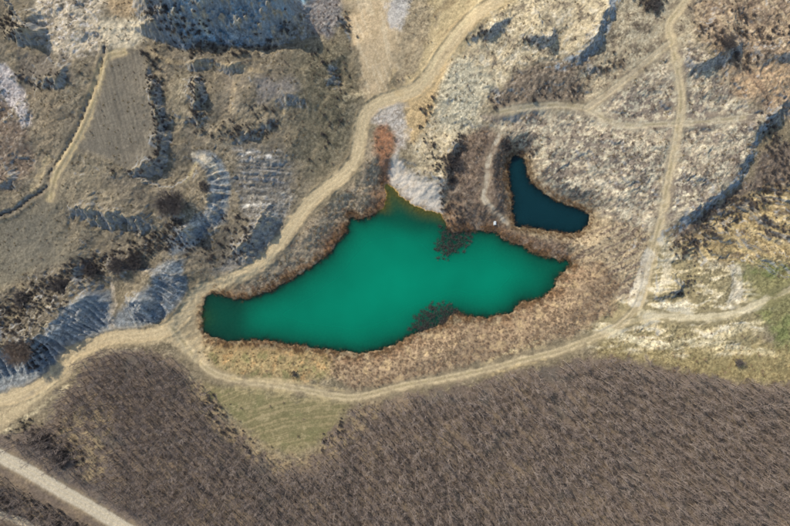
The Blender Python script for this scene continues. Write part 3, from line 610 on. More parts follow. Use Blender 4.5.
def ground_mat():
    m, nt, b = new_mat("ground_material"); N = nt.nodes; L = nt.links
    at = N.new("ShaderNodeAttribute"); at.attribute_name = "soil"
    tc = N.new("ShaderNodeTexCoord")
    n1 = N.new("ShaderNodeTexNoise"); n1.inputs["Scale"].default_value = 2.2; n1.inputs["Detail"].default_value = 6; n1.inputs["Roughness"].default_value = 0.7
    n2 = N.new("ShaderNodeTexVoronoi"); n2.inputs["Scale"].default_value = 1.1
    mr = N.new("ShaderNodeMapRange"); mr.inputs["From Min"].default_value = 0.25; mr.inputs["From Max"].default_value = 0.75; mr.inputs["To Min"].default_value = 0.72; mr.inputs["To Max"].default_value = 1.28
    mx = N.new("ShaderNodeMix"); mx.data_type = 'RGBA'; mx.blend_type = 'MULTIPLY'; mx.inputs[0].default_value = 1.0
    L.new(tc.outputs["Object"], n1.inputs["Vector"]); L.new(tc.outputs["Object"], n2.inputs["Vector"])
    L.new(n1.outputs["Fac"], mr.inputs["Value"]); L.new(at.outputs["Color"], mx.inputs[6]); L.new(mr.outputs[0], mx.inputs[7])
    n3 = N.new("ShaderNodeTexNoise"); n3.inputs["Scale"].default_value = 0.75; n3.inputs["Detail"].default_value = 9; n3.inputs["Roughness"].default_value = 0.72; n3.inputs["Distortion"].default_value = 0.6
    r3 = N.new("ShaderNodeMapRange"); r3.interpolation_type = 'SMOOTHSTEP'; r3.inputs["From Min"].default_value = 0.40; r3.inputs["From Max"].default_value = 0.60; r3.inputs["To Min"].default_value = -0.34; r3.inputs["To Max"].default_value = 0.30
    g3 = N.new("ShaderNodeMath"); g3.operation = 'MULTIPLY_ADD'; g3.inputs[2].default_value = 1.0
    L.new(tc.outputs["Object"], n3.inputs["Vector"]); L.new(n3.outputs["Fac"], r3.inputs["Value"]); L.new(r3.outputs[0], g3.inputs[0]); L.new(at.outputs["Alpha"], g3.inputs[1])
    m3 = N.new("ShaderNodeMix"); m3.data_type = 'RGBA'; m3.blend_type = 'MULTIPLY'; m3.inputs[0].default_value = 1.0
    L.new(mx.outputs[2], m3.inputs[6]); L.new(g3.outputs[0], m3.inputs[7])
    L.new(m3.outputs[2], b.inputs["Base Color"])
    bp = N.new("ShaderNodeBump"); bp.inputs["Strength"].default_value = 0.35; bp.inputs["Distance"].default_value = 0.15
    ad = N.new("ShaderNodeMath"); ad.operation = 'MULTIPLY_ADD'; ad.inputs[1].default_value = 0.4
    L.new(n2.outputs["Distance"], ad.inputs[0]); L.new(n1.outputs["Fac"], ad.inputs[2]); L.new(ad.outputs[0], bp.inputs["Height"])
    L.new(bp.outputs[0], b.inputs["Normal"])
    b.inputs["Roughness"].default_value = 0.95
    return m
GROUND = ground_mat()

def water_mat(name, deep, k):
    m, nt, b = new_mat(name); N = nt.nodes; L = nt.links
    N.remove(b); out = N["Material Output"]
    at = N.new("ShaderNodeAttribute"); at.attribute_name = "depth"
    tc = N.new("ShaderNodeTexCoord")
    no = N.new("ShaderNodeTexNoise"); no.inputs["Scale"].default_value = 0.035; no.inputs["Detail"].default_value = 3
    mr = N.new("ShaderNodeMapRange"); mr.inputs["From Min"].default_value = 0.3; mr.inputs["From Max"].default_value = 0.7; mr.inputs["To Min"].default_value = 0.86; mr.inputs["To Max"].default_value = 1.1
    L.new(tc.outputs["Object"], no.inputs["Vector"]); L.new(no.outputs["Fac"], mr.inputs["Value"])
    cx = N.new("ShaderNodeMix"); cx.data_type = 'RGBA'; cx.blend_type = 'MULTIPLY'; cx.inputs[0].default_value = 1.0
    cx.inputs[6].default_value = (*deep, 1); L.new(mr.outputs[0], cx.inputs[7])
    df = N.new("ShaderNodeBsdfDiffuse"); L.new(cx.outputs[2], df.inputs["Color"])
    tr = N.new("ShaderNodeBsdfTransparent"); tr.inputs["Color"].default_value = (0.88, 0.96, 0.9, 1)
    e = N.new("ShaderNodeMath"); e.operation = 'MULTIPLY'; e.inputs[1].default_value = -k; L.new(at.outputs["Fac"], e.inputs[0])
    ex = N.new("ShaderNodeMath"); ex.operation = 'EXPONENT'; L.new(e.outputs[0], ex.inputs[0])
    mi = N.new("ShaderNodeMixShader"); L.new(ex.outputs[0], mi.inputs[0]); L.new(df.outputs[0], mi.inputs[1]); L.new(tr.outputs[0], mi.inputs[2])
    gl = N.new("ShaderNodeBsdfGlossy"); gl.inputs["Roughness"].default_value = 0.06
    wv = N.new("ShaderNodeTexNoise"); wv.inputs["Scale"].default_value = 1.4; wv.inputs["Detail"].default_value = 3
    bp = N.new("ShaderNodeBump"); bp.inputs["Strength"].default_value = 0.12; bp.inputs["Distance"].default_value = 0.05
    L.new(tc.outputs["Object"], wv.inputs["Vector"]); L.new(wv.outputs["Fac"], bp.inputs["Height"]); L.new(bp.outputs[0], gl.inputs["Normal"])
    fr = N.new("ShaderNodeFresnel"); fr.inputs["IOR"].default_value = 1.33; L.new(bp.outputs[0], fr.inputs["Normal"])
    m2 = N.new("ShaderNodeMixShader"); L.new(fr.outputs[0], m2.inputs[0]); L.new(mi.outputs[0], m2.inputs[1]); L.new(gl.outputs[0], m2.inputs[2])
    L.new(m2.outputs[0], out.inputs["Surface"])
    return m

def plant_mat(name, c1, c2):
    m, nt, b = new_mat(name); N = nt.nodes; L = nt.links
    oi = N.new("ShaderNodeObjectInfo"); geo = N.new("ShaderNodeNewGeometry")
    ad = N.new("ShaderNodeMath"); ad.operation = 'MULTIPLY_ADD'; ad.inputs[1].default_value = 0.5
    hf = N.new("ShaderNodeMath"); hf.operation = 'MULTIPLY'; hf.inputs[1].default_value = 0.5
    L.new(oi.outputs["Random"], hf.inputs[0]); L.new(geo.outputs["Random Per Island"], ad.inputs[0]); L.new(hf.outputs[0], ad.inputs[2])
    mx = N.new("ShaderNodeMix"); mx.data_type = 'RGBA'; mx.inputs[6].default_value = (*c1, 1); mx.inputs[7].default_value = (*c2, 1)
    L.new(ad.outputs[0], mx.inputs[0]); L.new(mx.outputs[2], b.inputs["Base Color"])
    b.inputs["Roughness"].default_value = 0.9
    return m
T = lambda *c: tuple(float(x) for x in C(*c))
M_BARK = plant_mat("bark_material", T(120, 106, 92), T(160, 145, 128))
M_TWIG = plant_mat("twig_material", T(120, 104, 94), T(166, 150, 136))
M_SHRUB = plant_mat("shrub_material", T(112, 94, 80), T(150, 132, 114))
M_BRUSH = plant_mat("brush_material", T(138, 114, 92), T(184, 158, 128))
M_DARK = plant_mat("dark_bush_material", T(84, 78, 74), T(122, 112, 104))
M_REED = plant_mat("reed_material", T(134, 106, 76), T(184, 152, 112))
M_DRY = plant_mat("dry_grass_material", T(132, 116, 84), T(172, 150, 110))

# ------------------------------------------------------------------ ground, tracks and water as meshes
def put(o, kind=None, label=None, cat=None, group=None, parent=None):
    col.objects.link(o)
    if parent: o.parent = parent
    if kind: o["kind"] = kind
    if label: o["label"] = label
    if cat: o["category"] = cat
    if group: o["group"] = group
    return o

def mesh_np(name, verts, quads, mat, smooth=True, n=4):
    me = bpy.data.meshes.new(name)
    me.vertices.add(len(verts)); me.vertices.foreach_set("co", np.ascontiguousarray(verts, F).ravel())
    me.loops.add(quads.size); me.loops.foreach_set("vertex_index", np.ascontiguousarray(quads, np.int32).ravel())
    me.polygons.add(len(quads)); me.polygons.foreach_set("loop_start", np.arange(0, quads.size, n, dtype=np.int32))
    me.polygons.foreach_set("use_smooth", np.full(len(quads), smooth))
    me.materials.append(mat); me.update(calc_edges=True)
    return me

V = np.stack([GX, GY, h], -1).reshape(-1, 3)
grit = np.clip((1 - 0.75 * calm) * (1 - 0.5 * Z['forest']) * (1 - 0.6 * nwq * sst(-0.25, 0.2, -n_c + 0.4 * n_a)) * (1 - 0.5 * Z['plain_w']) * np.clip(0.8 + 1.0 * w3, 0.4, 1.1), 0, 1.1) * (lake > 0) * (pond > 0)
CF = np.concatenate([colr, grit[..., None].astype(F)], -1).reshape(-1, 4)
NRM = np.stack([-dzdx, -dzdy, np.ones_like(h)], -1).reshape(-1, 3); NRM /= np.linalg.norm(NRM, axis=1, keepdims=True)
ii = np.arange(NX * NY).reshape(NY, NX)
QUADS = np.stack([ii[:-1, :-1], ii[:-1, 1:], ii[1:, 1:], ii[1:, :-1]], -1).reshape(-1, 4)
fm = lambda a: ((a[:-1, :-1] + a[1:, 1:] + a[1:, :-1] + a[:-1, 1:]) * 0.25).ravel()
owner = np.zeros(len(QUADS), int)
names = ['ground']
def claim(name, mask, thr=0.5):
    names.append(name); owner[(fm(mask) > thr) & (owner == 0)] = len(names) - 1
for n in ('haul_road', 'lake_track', 'gravel_road', 'corner_track', 'sand_track', 'footpath', 'clay_track', 'ridge_track', 'east_track'): claim(n, road_mask[n])
claim('meadow', Z['meadow'] * (1 - Z['forest']))
claim('beach', Z['beach'] * (lake > 0))
DESC = {'ground': 'dry brown and pale clay ground of the old quarry', 'haul_road': 'wide sandy haul road curving down past the lake', 'lake_track': 'sandy two rut track along the south of the lake and up the clay hill',
        'gravel_road': 'pale gravel road crossing the bottom left corner', 'corner_track': 'pale track at the very bottom left corner', 'sand_track': 'narrow yellow sand track beside the dark ditch',
        'footpath': 'thin pale footpath between the lake and the dark pond', 'clay_track': 'faint clay track across the shrubby hill', 'ridge_track': 'grey track slanting up the shrubby hill', 'east_track': 'whitish track east of the lake',
        'meadow': 'green mown meadow between the track and the wood', 'beach': 'pale beach at the north tip of the lake'}
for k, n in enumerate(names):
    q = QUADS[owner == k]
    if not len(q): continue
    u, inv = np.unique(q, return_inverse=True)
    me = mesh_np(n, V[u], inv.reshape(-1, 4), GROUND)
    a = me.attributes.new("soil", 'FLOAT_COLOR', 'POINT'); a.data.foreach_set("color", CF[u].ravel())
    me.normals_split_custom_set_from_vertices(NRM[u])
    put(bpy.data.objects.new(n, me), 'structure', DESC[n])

def water(name, sd, level, mat, label):
    wet = (sd < 1.2)
    q = QUADS[(fm(wet.astype(F)) > 0)]
    u, inv = np.unique(q, return_inverse=True)
    v = V[u].copy(); d = np.clip(level - v[:, 2], 0, 20); v[:, 2] = level
    me = mesh_np(name, v, inv.reshape(-1, 4), mat)
    a = me.attributes.new("depth", 'FLOAT', 'POINT'); a.data.foreach_set("value", d.astype(F))
    put(bpy.data.objects.new(name, me), 'structure', label)
water('lake_water', lake, 0.0, water_mat("lake_water_material", T(0, 131, 97), 0.46), 'opaque emerald green water of the quarry lake')
water('pond_water', pond, PZ, water_mat("pond_water_material", T(14, 48, 53), 0.8), 'dark teal water of the small pond')

# ------------------------------------------------------------------ plants
class MB:
    def __init__(s): s.v = []; s.f = []; s.m = []
    def seg(s, a, b, r0, r1, n=3, m=0, cap=False):
        a = Vector(a); b = Vector(b); d = (b - a)
        if d.length < 1e-5: return
        d.normalize(); x = d.orthogonal().normalized(); y = d.cross(x); k = len(s.v)
        ph = random.random() * 6.28
        for i in range(n):
            c = math.cos(ph + 6.2832 * i / n); t = math.sin(ph + 6.2832 * i / n)
            s.v.append(a + (x * c + y * t) * r0)
        if r1 <= 0.0:
            s.v.append(b)
            for i in range(n): s.f.append((k + i, k + (i + 1) % n, k + n)); s.m.append(m)
        else:
            for i in range(n):
                c = math.cos(ph + 6.2832 * i / n); t = math.sin(ph + 6.2832 * i / n)
                s.v.append(b + (x * c + y * t) * r1)
            for i in range(n): s.f.append((k + i, k + (i + 1) % n, k + n + (i + 1) % n, k + n + i)); s.m.append(m)
    def mesh(s, name, mats):
        me = bpy.data.meshes.new(name); me.from_pydata([tuple(v) for v in s.v], [], s.f)
        for m in mats: me.materials.append(m)
        me.polygons.foreach_set("material_index", s.m)
        me.update(); return me

U = random.uniform
def rdir(el0, el1):
    a = U(0, 6.2832); e = math.radians(U(el0, el1))
    return Vector((math.cos(a) * math.cos(e), math.sin(a) * math.cos(e), math.sin(e)))

def sub(mb, a, d, L, r, lev, nch, m):
    b = a + d * L
    mb.seg(a, b, r, r * 0.35 if lev else 0.0, 3, m)
    if lev:
        for i in range(nch):
            t = U(0.25, 1.0); nd = (d + rdir(-25, 60) * U(0.55, 0.95)).normalized()
            sub(mb, a + d * L * t, nd, L * U(0.4, 0.62), r * 0.55, lev - 1, nch, m)

def tree_parts(ht, spread, nl=11, lev=2, nch=4, rt=0.13):
    tr, cr = MB(), MB()
    p = Vector((0, 0, -0.4)); d = Vector((U(-.06, .06), U(-.06, .06), 1)).normalized(); n = 5; pts = [p]
    for i in range(n):
        d = (d + Vector((U(-.1, .1), U(-.1, .1), 0.05))).normalized(); p = p + d * (ht + 0.4) / n; pts.append(p)
    for i in range(n): tr.seg(pts[i], pts[i + 1], rt * (1 - i / n) + 0.025, rt * (1 - (i + 1) / n) + 0.025, 5)
    for i in range(nl):
        t = 0.28 + 0.68 * (i + U(0, .8)) / nl; k = min(int(t * n), n - 1)
        a = pts[k].lerp(pts[k + 1], t * n - k)
        sub(cr, a, rdir(28, 62), spread * (1.15 - 0.75 * t) * U(0.8, 1.2) * 1.6, rt * 0.42, lev, nch, 0)
    sub(cr, pts[-1], Vector((U(-.2, .2), U(-.2, .2), 1)).normalized(), spread * 0.7, 0.04, 1, 5, 0)
    return tr, cr

def shrub_mb(r, ht, stems=13, nch=4, lev=2, thick=0.035, low=20):
    mb = MB()
    for i in range(stems):
        a = Vector((U(-.18, .18) * r, U(-.18, .18) * r, -0.15)); d = rdir(low, 85)
        L = 1.0 / math.sqrt((math.hypot(d.x, d.y) / r) ** 2 + (d.z / ht) ** 2)
        sub(mb, a, d, L * U(0.55, 0.8), thick, lev, nch, 0)
    return mb

def reed_mb():
    mb = MB()
    for i in range(34):
        a = Vector((random.gauss(0, .38), random.gauss(0, .38), -0.2)); d = rdir(62, 88)
        mb.seg(a, a + d * U(1.0, 2.1), 0.035, 0, 3)
    return mb
def tuft_mb():
    mb = MB()
    for i in range(26):
        a = Vector((random.gauss(0, .14), random.gauss(0, .14), -0.05)); d = rdir(20, 80)
        mb.seg(a, a + d * U(0.3, 0.7), 0.035, 0, 3)
    return mb

TREES = []
for i in range(7):
    t, c = tree_parts(U(6.5, 9.0), U(1.15, 1.6))
    j = MB(); j.v = t.v + c.v; j.f = t.f + [tuple(x + len(t.v) for x in f) for f in c.f]; j.m = [0] * len(t.f) + [1] * len(c.f)
    TREES.append((t.mesh("trunk", [M_BARK]), c.mesh("crown", [M_TWIG]), j.mesh("forest_tree", [M_BARK, M_TWIG])))
SHRUBS = [shrub_mb(1.2, U(1.3, 1.9)).mesh("bare_shrub", [M_SHRUB]) for _ in range(6)]
BRUSH = [shrub_mb(1.2, U(1.3, 2.2), 14).mesh("brush", [M_BRUSH]) for _ in range(4)]
DARKS = [shrub_mb(1.3, U(1.5, 2.2), 22, 5, 2, 0.05, 8).mesh("dark_bush", [M_DARK]) for _ in range(4)]
REEDS = [reed_mb().mesh("reeds", [M_REED]) for _ in range(3)]
TUFTS = [tuft_mb().mesh("dry_tuft", [M_DRY]) for _ in range(3)]

def zat(X, Y): return lookup(h, np.asarray(X, float), np.asarray(Y, float), xs, ys)
def mat_at(a, X, Y): return lookup(a, np.asarray(X, float), np.asarray(Y, float), xs, ys)
def pix(X, Y, Zv):
    k = H / (H - Zv); return 395 + X * k / S, 263 - Y * k / S

def scatter_stuff(name, label, meshes, X, Y, scale, zoff=0.0, Zs=None):
    """one mass that nobody could count: geometry-node copies on a cloud of points"""
    n = len(X)
    me = bpy.data.meshes.new(name); zz = zat(X, Y) if Zs is None else Zs
    me.vertices.add(n); me.vertices.foreach_set("co", np.stack([X, Y, zz + zoff], 1).astype(F).ravel())
    rot = np.stack([rng.normal(0, .06, n), rng.normal(0, .06, n), rng.random(n) * 6.2832], 1).astype(F)
    a = me.attributes.new("rot", 'FLOAT_VECTOR', 'POINT'); a.data.foreach_set("vector", rot.ravel())
    a = me.attributes.new("scl", 'FLOAT', 'POINT'); a.data.foreach_set("value", np.asarray(scale, F))
    a = me.attributes.new("pick", 'INT', 'POINT'); a.data.foreach_set("value", rng.integers(0, len(meshes), n).astype(np.int32))
    o = put(bpy.data.objects.new(name, me), 'stuff', label)
    g = bpy.data.node_groups.new(name + "_scatter", 'GeometryNodeTree')
    g.interface.new_socket("Geometry", in_out='INPUT', socket_type='NodeSocketGeometry'); g.interface.new_socket("Geometry", in_out='OUTPUT', socket_type='NodeSocketGeometry')
    N = g.nodes; L = g.links; gi = N.new("NodeGroupInput"); go = N.new("NodeGroupOutput")
    jn = N.new("GeometryNodeJoinGeometry")
    for k, m in enumerate(meshes):
        so = bpy.data.objects.new(name + "_source", m)
        oi = N.new("GeometryNodeObjectInfo"); oi.inputs["Object"].default_value = so; oi.inputs["As Instance"].default_value = True
        L.new(oi.outputs["Geometry"], jn.inputs[0])
    ip = N.new("GeometryNodeInstanceOnPoints"); ip.inputs["Pick Instance"].default_value = True
    def na(nm, ty):
        q = N.new("GeometryNodeInputNamedAttribute"); q.data_type = ty; q.inputs["Name"].default_value = nm; return q.outputs["Attribute"]
    L.new(gi.outputs[0], ip.inputs["Points"]); L.new(jn.outputs[0], ip.inputs["Instance"])
    L.new(na("pick", 'INT'), ip.inputs["Instance Index"]); L.new(na("rot", 'FLOAT_VECTOR'), ip.inputs["Rotation"]); L.new(na("scl", 'FLOAT'), ip.inputs["Scale"])
    L.new(ip.outputs[0], go.inputs[0])
    md = o.modifiers.new("scatter", 'NODES'); md.node_group = g
    return o

def jitter_grid(x0, x1, y0, y1, sp):
    gx, gy = np.meshgrid(np.arange(x0, x1, sp), np.arange(y0, y1, sp))
    n = gx.size
    return gx.ravel() + rng.uniform(-.48, .48, n) * sp, gy.ravel() + rng.uniform(-.48, .48, n) * sp

offroad = np.ones_like(h)
for n, (d, sd, hw) in road_d.items():
    v = {'gravel_road': 3.2, 'haul_road': 1.0}.get(n, 0.3)
    offroad = np.minimum(offroad, sst(hw + v, hw + v + 1.6, d + w1 * 2.0))
dry = ((lake > 0.4) & (pond > 0.4)).astype(F)

# --- the wood
X, Y = jitter_grid(-184, 184, -126, -20, 2.05)
dens = mat_at(Z['forest'] * offroad * (1 - 0.6 * Z['thin_w']) * (1 - 0.55 * Z['edge_m']) * (0.62 + 0.9 * np.clip(0.5 + n_c, 0, 1)), X, Y)
keep = rng.random(len(X)) < dens
X, Y = X[keep], Y[keep]; sc = rng.uniform(0.62, 1.12, len(X)); zz = zat(X, Y)
px, py = pix(X, Y, zz + 5)
inside = (px > 6) & (px < 784) & (py > 6) & (py < 520)
score = np.where(inside, sc * H / np.sqrt(X ** 2 + Y ** 2 + (H - zz) ** 2) + 0.0, -1)
order = np.argsort(-score); single = order[:300]; mass = order[300:]
scatter_stuff('bare_woodland', 'dense wood of bare grey brown trees', [t[2] for t in TREES], X[mass], Y[mass], sc[mass])

def place_tree(name, kind, x, y, z, s, label, cat, group=None):
    e = put(bpy.data.objects.new(name, None), None, label, cat, group)
    e.location = (x, y, z); e.rotation_euler = (0, 0, U(0, 6.28)); e.scale = (s, s, s); e.empty_display_size = 0.5
    put(bpy.data.objects.new("trunk", TREES[kind][0]), parent=e); put(bpy.data.objects.new("crown", TREES[kind][1]), parent=e)
    return e
for k in single:
    p = px[k]
    if p < 215: lab, g = 'bare grey brown tree of the wood left of the green meadow', 'bare trees left of the meadow'
    elif p < 360: lab, g = 'bare grey brown tree of the wood below the green meadow', 'bare trees below the meadow'
    elif p < 600: lab, g = 'bare grey brown tree of the wood right of the meadow, below the lake track', 'bare trees below the lake track'
    else: lab, g = 'bare grey brown tree of the wood in the bottom right, below the whitish clay', 'bare trees bottom right'
    place_tree('bare_tree', random.randrange(7), float(X[k]), float(Y[k]), float(zz[k]), float(sc[k]), lab, 'tree', g)

# --- shrubs of the chalk hill: individuals and the small rest
X, Y = jitter_grid(-20, 172, 0, 126, 2.3)
dn = mat_at(np.clip(Z['chalk_hill'] * 0.75 + Z['redcorner'] * 0.6 + Z['darkrim'] * 1.0, 0, 1) * offroad * dry * sp(n_a + n_b * 0.5, -0.12, 0.2), X, Y)
keep = rng.random(len(X)) < dn * 0.95
X, Y = X[keep], Y[keep]; sc = rng.uniform(0.4, 1.15, len(X)) ** 1.0; zz = zat(X, Y)
px, py = pix(X, Y, zz)
hill = mat_at(Z['chalk_hill'], X, Y) > 0.5
cand = np.where(hill & (px > 8) & (px < 782) & (py > 8), sc, -1); order = np.argsort(-cand)
n_single = min(200, int((cand > 0).sum())); single = order[:n_single]; mass = order[n_single:]
for k in single:
    o = bpy.data.objects.new('bare_shrub', SHRUBS[random.randrange(6)])
    if px[k] < 600: lab, g = 'bare grey brown shrub on pale clay just above the dark pond', 'shrubs above the pond'
    elif px[k] < 675: lab, g = 'bare grey brown shrub on the pale clay hill left of the straight track', 'shrubs left of the hill track'
    else: lab, g = 'bare grey brown shrub on the pale clay hill right of the straight track', 'shrubs right of the hill track'
    put(o, None, lab, 'shrub', g); s = float(sc[k]); o.location = (X[k], Y[k], zz[k]); o.rotation_euler = (0, 0, U(0, 6.28)); o.scale = (s, s, s * U(0.8, 1.1))
SX, SY, SS = [X[mass]], [Y[mass]], [sc[mass]]

# --- scrub masses elsewhere
X, Y = jitter_grid(-182, 182, -124, 124, 1.45)
D = (0.5 * Z['chalk_mid'] * sp(n_a, 0.05, 0.2) + 0.8 * Z['browncore'] * sp(n_b, -0.1, 0.2) + 0.5 * Z['brown_w'] * sp(n_b, -.1, .2) + 0.55 * Z['gully_w'] * sp(n_a, -0.1, 0.15) + 0.35 * Z['gold_e'] * sp(n_a, 0.05, 0.22)
     + 0.35 * Z['blue_top'] + 0.85 * Z['penins'] * sp(n_a, -0.2, 0.1) * (pond > 2) + 0.3 * Z['redcorner'] * sp(n_b, 0, .2) + 0.5 * nwq * sp(n_a + n_b * 0.4, 0.08, 0.25) * (1 - Z['field_w'] * 0.8) + 0.02 * Z['clay_f']
     + 0.10 * Z['white_e'] * sp(-flow, 0.1, 0.3) + 0.5 * Z['forest'] + 0.5 * np.maximum(Z['edge_m'], Z['thin_w']) + 0.55 * Z['clay_f'] * fw + 0.25 * Z['clay_d'] * sp(n_b, 0.1, 0.3) + 0.04 * Z['meadow'] + 0.9 * fe * sp(n_b, -0.15, 0.1) + 0.25 * tm * sp(n_a, 0.0, 0.2) + 0.55 * ne * sp(n_a + n_b * 0.5, 0.0, 0.18) + 0.5 * os_ * sp(n_a + n_b * 0.5, -0.05, 0.15))
keep = rng.random(len(X)) < mat_at(np.clip(D, 0, 1) * offroad * dry, X, Y)
SX.append(X[keep]); SY.append(Y[keep]); SS.append(rng.uniform(0.22, 0.75, keep.sum()))
scatter_stuff('scrub', 'low bare grey brown scrub over the quarry slopes', SHRUBS, np.concatenate(SX), np.concatenate(SY), np.concatenate(SS))

# --- tan brush of the lake sides
X, Y = jitter_grid(-182, 182, -124, 124, 1.15)
D = (0.85 * Z['scrub_s'] * sp(n_a, -0.35, 0.05) + 0.28 * Z['bank_n'] * sp(n_b, -0.1, 0.2) + 0.15 * Z['southbank'] * sp(n_b, 0.1, 0.3) + 0.5 * Z['penins'] * sp(-n_a, 0, .2) + 0.25 * Z['rust'] + 0.2 * Z['olive_e'] * sp(n_a, 0.1, 0.3)
     + 0.35 * sst(7, 3, pond) * (pond > 0.6))
keep = rng.random(len(X)) < mat_at(np.clip(D, 0, 1) * offroad * dry * (1 - Z['beach']), X, Y)
scatter_stuff('brushwood', 'tan leafless brush on the lake banks', BRUSH, X[keep], Y[keep], rng.uniform(0.35, 0.95, keep.sum()))

# --- reeds on the waterline
X, Y = jitter_grid(-100, 100, -60, 60, 0.8)
D = (0.75 * sst(-1.0, -0.2, lake) * sst(3.0, 1.2, lake) * (1 - np.maximum(Z['beach'], gentle * 0.9)) * (1 - 0.7 * west) * sp(n_a + 0.18, -0.1, 0.15) + 0.7 * sst(-0.7, 0, pond) * sst(2.6, 1.0, pond))
keep = rng.random(len(X)) < mat_at(np.clip(D, 0, 1), X, Y)
scatter_stuff('reeds', 'rust brown reed fringe along the waterline', REEDS, X[keep], Y[keep], rng.uniform(0.5, 1.0, keep.sum()))

# --- flooded brush standing in the lake
def blob(pts): return up(np.clip(poly_field(W(pts), LX, LY), -60, 60)) + w2 * 1.2
fl = np.maximum(sst(2.0, -1.0, blob([(440,228),(470,228),(467,244),(457,252),(446,256),(438,258),(436,246),(441,238)])), sst(2.0, -1.0, blob([(410,326),(424,309),(440,303),(456,308),(462,316),(448,322),(420,334)])))
X, Y = jitter_grid(-10, 45, -45, 30, 0.9)
keep = rng.random(len(X)) < mat_at(fl * (lake < 1.0), X, Y) * 0.95
scatter_stuff('flooded_brush', 'dark drowned brush standing in the green lake water', DARKS, X[keep], Y[keep], rng.uniform(0.45, 0.95, keep.sum()), 0.0, np.full(int(keep.sum()), -0.45))

# --- dark scrub in the hollows, gullies and along the scarps
DARKLINES = [([(0,322),(25,300),(50,285),(80,272),(110,262),(140,250),(165,238),(178,228)], 4.2, 1.0), ([(-10,338),(25,325),(45,310),(60,298)], 4.0, .7), ([(157,160),(160,130),(154,100),(151,75),(149,55)], 2.2, 1.3), ([(115,171),(135,173),(152,167)], 1.3, .7),
 ([(200,128),(199,100),(198,80)], 2.8, 1.0), ([(222,130),(250,133),(270,122),(258,112)], 3.6, .65), ([(450,182),(450,160),(460,142)], 2.6, .85), ([(452,200),(456,214),(470,222)], 4.5, .6), ([(682,247),(708,230),(730,210),(755,196),(780,180)], 5.5, .6), ([(768,125),(776,150),(790,160)], 4.5, .55),
 ([(185,48),(215,50),(245,51),(270,43),(290,26)], 2.4, .7), ([(163,12),(180,28),(196,36)], 7.0, .65), ([(-5,15),(8,20),(16,30)], 4.0, .7), ([(20,76),(40,80),(58,74)], 2.6, .6), ([(495,108),(520,102),(545,97),(575,94)], 3.5, .55), ([(528,40),(552,37)], 1.8, .6), ([(468,35),(492,31)], 1.5, .6),
 ([(322,55),(337,80),(336,110),(326,140),(312,162)], 4.0, .22), ([(505,142),(520,143),(535,152)], 2.5, .6), ([(688,270),(690,284),(678,293)], 1.6, .7), ([(22,432),(45,440),(75,458)], 5.5, .6), ([(0,500),(40,512),(85,524)], 5.0, .55), ([(235,222),(240,240),(222,255),(200,250),(188,244)], 5.0, .4), ([(165,205),(180,205)], 3.0, .3), ([(8,338),(28,350),(42,362)], 6.0, .8), ([(205,398),(225,424),(250,446)], 3.0, .5), ([(335,432),(320,446),(345,420)], 3.0, .5),
 ([(700,30),(725,45),(745,60)], 3.5, .5), ([(640,2),(660,4)], 3.0, .6), ([(345,20),(352,38)], 1.5, .7), ([(590,70),(615,62)], 3.0, .35), ([(740,20),(770,35),(790,30)], 5.0, .4), ([(770,225),(790,235)], 4.0, .5), ([(430,105),(424,125),(430,150),(435,170)], 2.2, .5)]
dm = np.zeros_like(LX)
for pts, hw, a_ in DARKLINES:
    dm = np.maximum(dm, a_ * sst(hw + 1.0, hw - 1.5, line_field(smooth_line(W(pts)), LX, LY, 20)[0] + lookup(EDGE, LX, LY, xs, ys) * 0.8))
X, Y = jitter_grid(-182, 182, -124, 124, 1.25)
keep = rng.random(len(X)) < lookup(dm, X, Y) * mat_at(offroad * dry * sp(n_a + 0.15, -0.1, 0.12), X, Y)
scatter_stuff('dark_scrub', 'dark purplish scrub in the hollows and along the scarps', DARKS, X[keep], Y[keep], rng.uniform(0.3, 0.95, keep.sum()))

# --- dry grass tufts
X, Y = jitter_grid(-180, 180, -122, 122, 1.3)
D = 0.45 * Z['southbank'] + 0.25 * Z['olive_e'] + 0.3 * nwq * sp(n_b, 0.0, 0.25) + 0.25 * Z['bank_n'] + 0.3 * Z['gold_e'] + 0.12 * Z['chalk_hill'] + 0.1 * Z['chalk_mid']
keep = rng.random(len(X)) < mat_at(np.clip(D, 0, 1) * offroad * dry, X, Y)
scatter_stuff('dry_grass', 'tufts of dry straw coloured grass', TUFTS, X[keep], Y[keep], rng.uniform(0.6, 1.5, keep.sum()))

# --- single bushes and trees that stand out
def thicket(pxy, diam, ht, label, name='dark_bush', mats=None, cat='bush', n=None):
    c = W([pxy])[0]; e = put(bpy.data.objects.new(name, None), None, label, cat)
    z = float(zat(c[0:1], c[1:2])[0]); e.location = (c[0], c[1], z); e.empty_display_size = 0.5
    r = diam / 2; tr, cr = MB(), MB()
    n = int((n or max(5, int(diam * 2.2))) * 1.6)
    for i in range(n):
        a = U(0, 6.28); q = r * 0.55 * math.sqrt(U(0, 1)); p = Vector((q * math.cos(a), q * math.sin(a), -0.3))
        hh = ht * (0.55 + 0.35 * (1 - (q / r) ** 2)) * U(0.85, 1.1)
        out = Vector((math.cos(a), math.sin(a), 0)) * (q / r) * 0.7
        tip = p + out * hh * 0.6 + Vector((U(-.2, .2), U(-.2, .2), hh * 0.6))
        tr.seg(p, tip, 0.09, 0.05, 4)
        for k in range(9):
            t = U(0.3, 1.0); d = (rdir(-5, 75) + out * 0.5).normalized()
            sub(cr, p.lerp(tip, t), d, U(0.22, 0.36) * min(diam, ht * 1.6), 0.045, 2, 5, 0)
    bm = mats or (M_DARK, M_DARK)
    put(bpy.data.objects.new("stems", tr.mesh("stems", [bm[0]])), parent=e); put(bpy.data.objects.new("crown", cr.mesh("crown", [bm[1]])), parent=e)
    return e
thicket((172,204), 13, 4.5, 'large round dark thicket on the spoil mound above the arc of grey clay', n=46)
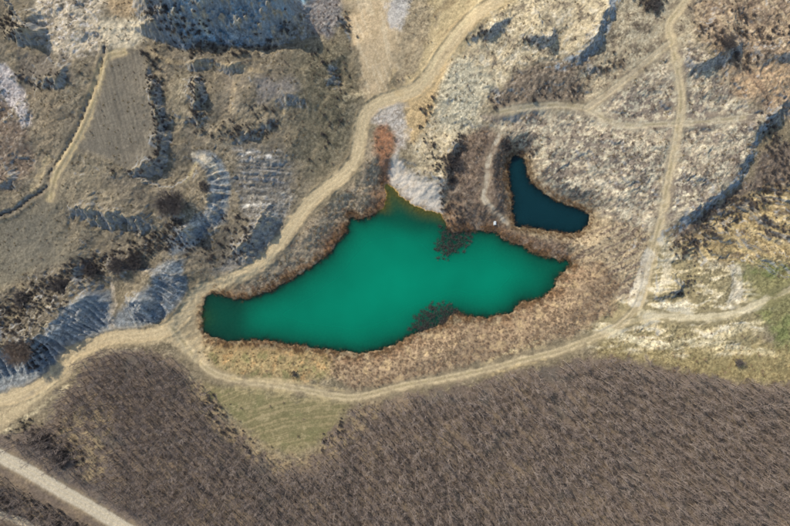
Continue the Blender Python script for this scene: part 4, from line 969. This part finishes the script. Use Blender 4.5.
thicket((135,263), 8, 3.6, 'dark bush above the steep blue grey clay face', n=22)
thicket((119,266), 8, 3.6, 'broad dark bush in the gully, left of the bush above the clay face')
thicket((92,270), 7, 3.2, 'dark bush in the middle of the row along the gully')
thicket((60,286), 6.5, 3.0, 'dark bush in the gully above the left grey clay face')
thicket((24,298), 7, 3.2, 'dark bush in the gully near the left edge of the picture')
thicket((20,352), 13, 4.0, 'wide reddish brown thicket below the gully at the left edge', mats=(M_SHRUB, M_SHRUB), n=40)
thicket((295,374), 2.6, 1.8, 'small round dark bush alone on the bank between lake and track')
thicket((737,361), 3.6, 4.2, 'lone dark tree in the grass above the bottom right wood', name='small_tree', cat='tree')
thicket((651,3), 8, 3.2, 'dark green bush at the top edge above the clay hill')
thicket((725,43), 6.5, 3.0, 'dark bush on the reddish slope in the top right')
thicket((455,163), 6, 2.6, 'dark bush on the left edge of the peninsula above the lake')
thicket((40,438), 8, 4.0, 'dark blue grey bush in the wood corner near the gravel road')
thicket((62,455), 8, 4.0, 'dark bush right beside the gravel road in the bottom left')
thicket((118,262), 4, 2.4, 'low bush beside the broad gully bush')
thicket((205,187), 4.5, 2.2, 'small dark bush at the top of the arc of grey clay')

# --- white boulder at the end of the footpath
def boulder(pxy, r, label):
    c = W([pxy])[0]; mb = bpy.data.meshes.new("boulder")
    import bmesh
    b = bmesh.new(); bmesh.ops.create_icosphere(b, subdivisions=3, radius=1.0)
    for v in b.verts:
        n = v.co.normalized(); k = 1 + 0.16 * math.sin(n.x * 5 + 1) * math.cos(n.y * 4) + 0.1 * math.sin(n.z * 9 + n.x * 7)
        v.co = Vector((max(-.8, min(.85, n.x * k)) * r * 0.75, n.y * k * r, max(-.5, min(.7, n.z * k)) * r * 0.8))
    b.to_mesh(mb); b.free()
    m, nt, bs = new_mat("white_stone_material")
    no = nt.nodes.new("ShaderNodeTexNoise"); no.inputs["Scale"].default_value = 3
    rp = nt.nodes.new("ShaderNodeValToRGB"); rp.color_ramp.elements[0].color = (0.5, 0.5, 0.45, 1); rp.color_ramp.elements[1].color = (0.8, 0.82, 0.76, 1)
    nt.links.new(no.outputs["Fac"], rp.inputs[0]); nt.links.new(rp.outputs[0], bs.inputs["Base Color"])
    mb.materials.append(m)
    o = put(bpy.data.objects.new("boulder", mb), None, label, 'rock'); o.location = (c[0], c[1], float(zat(c[0:1], c[1:2])[0]) + r * 0.3)
boulder((495,223), 0.9, 'small white boulder on the shore between lake and pond')
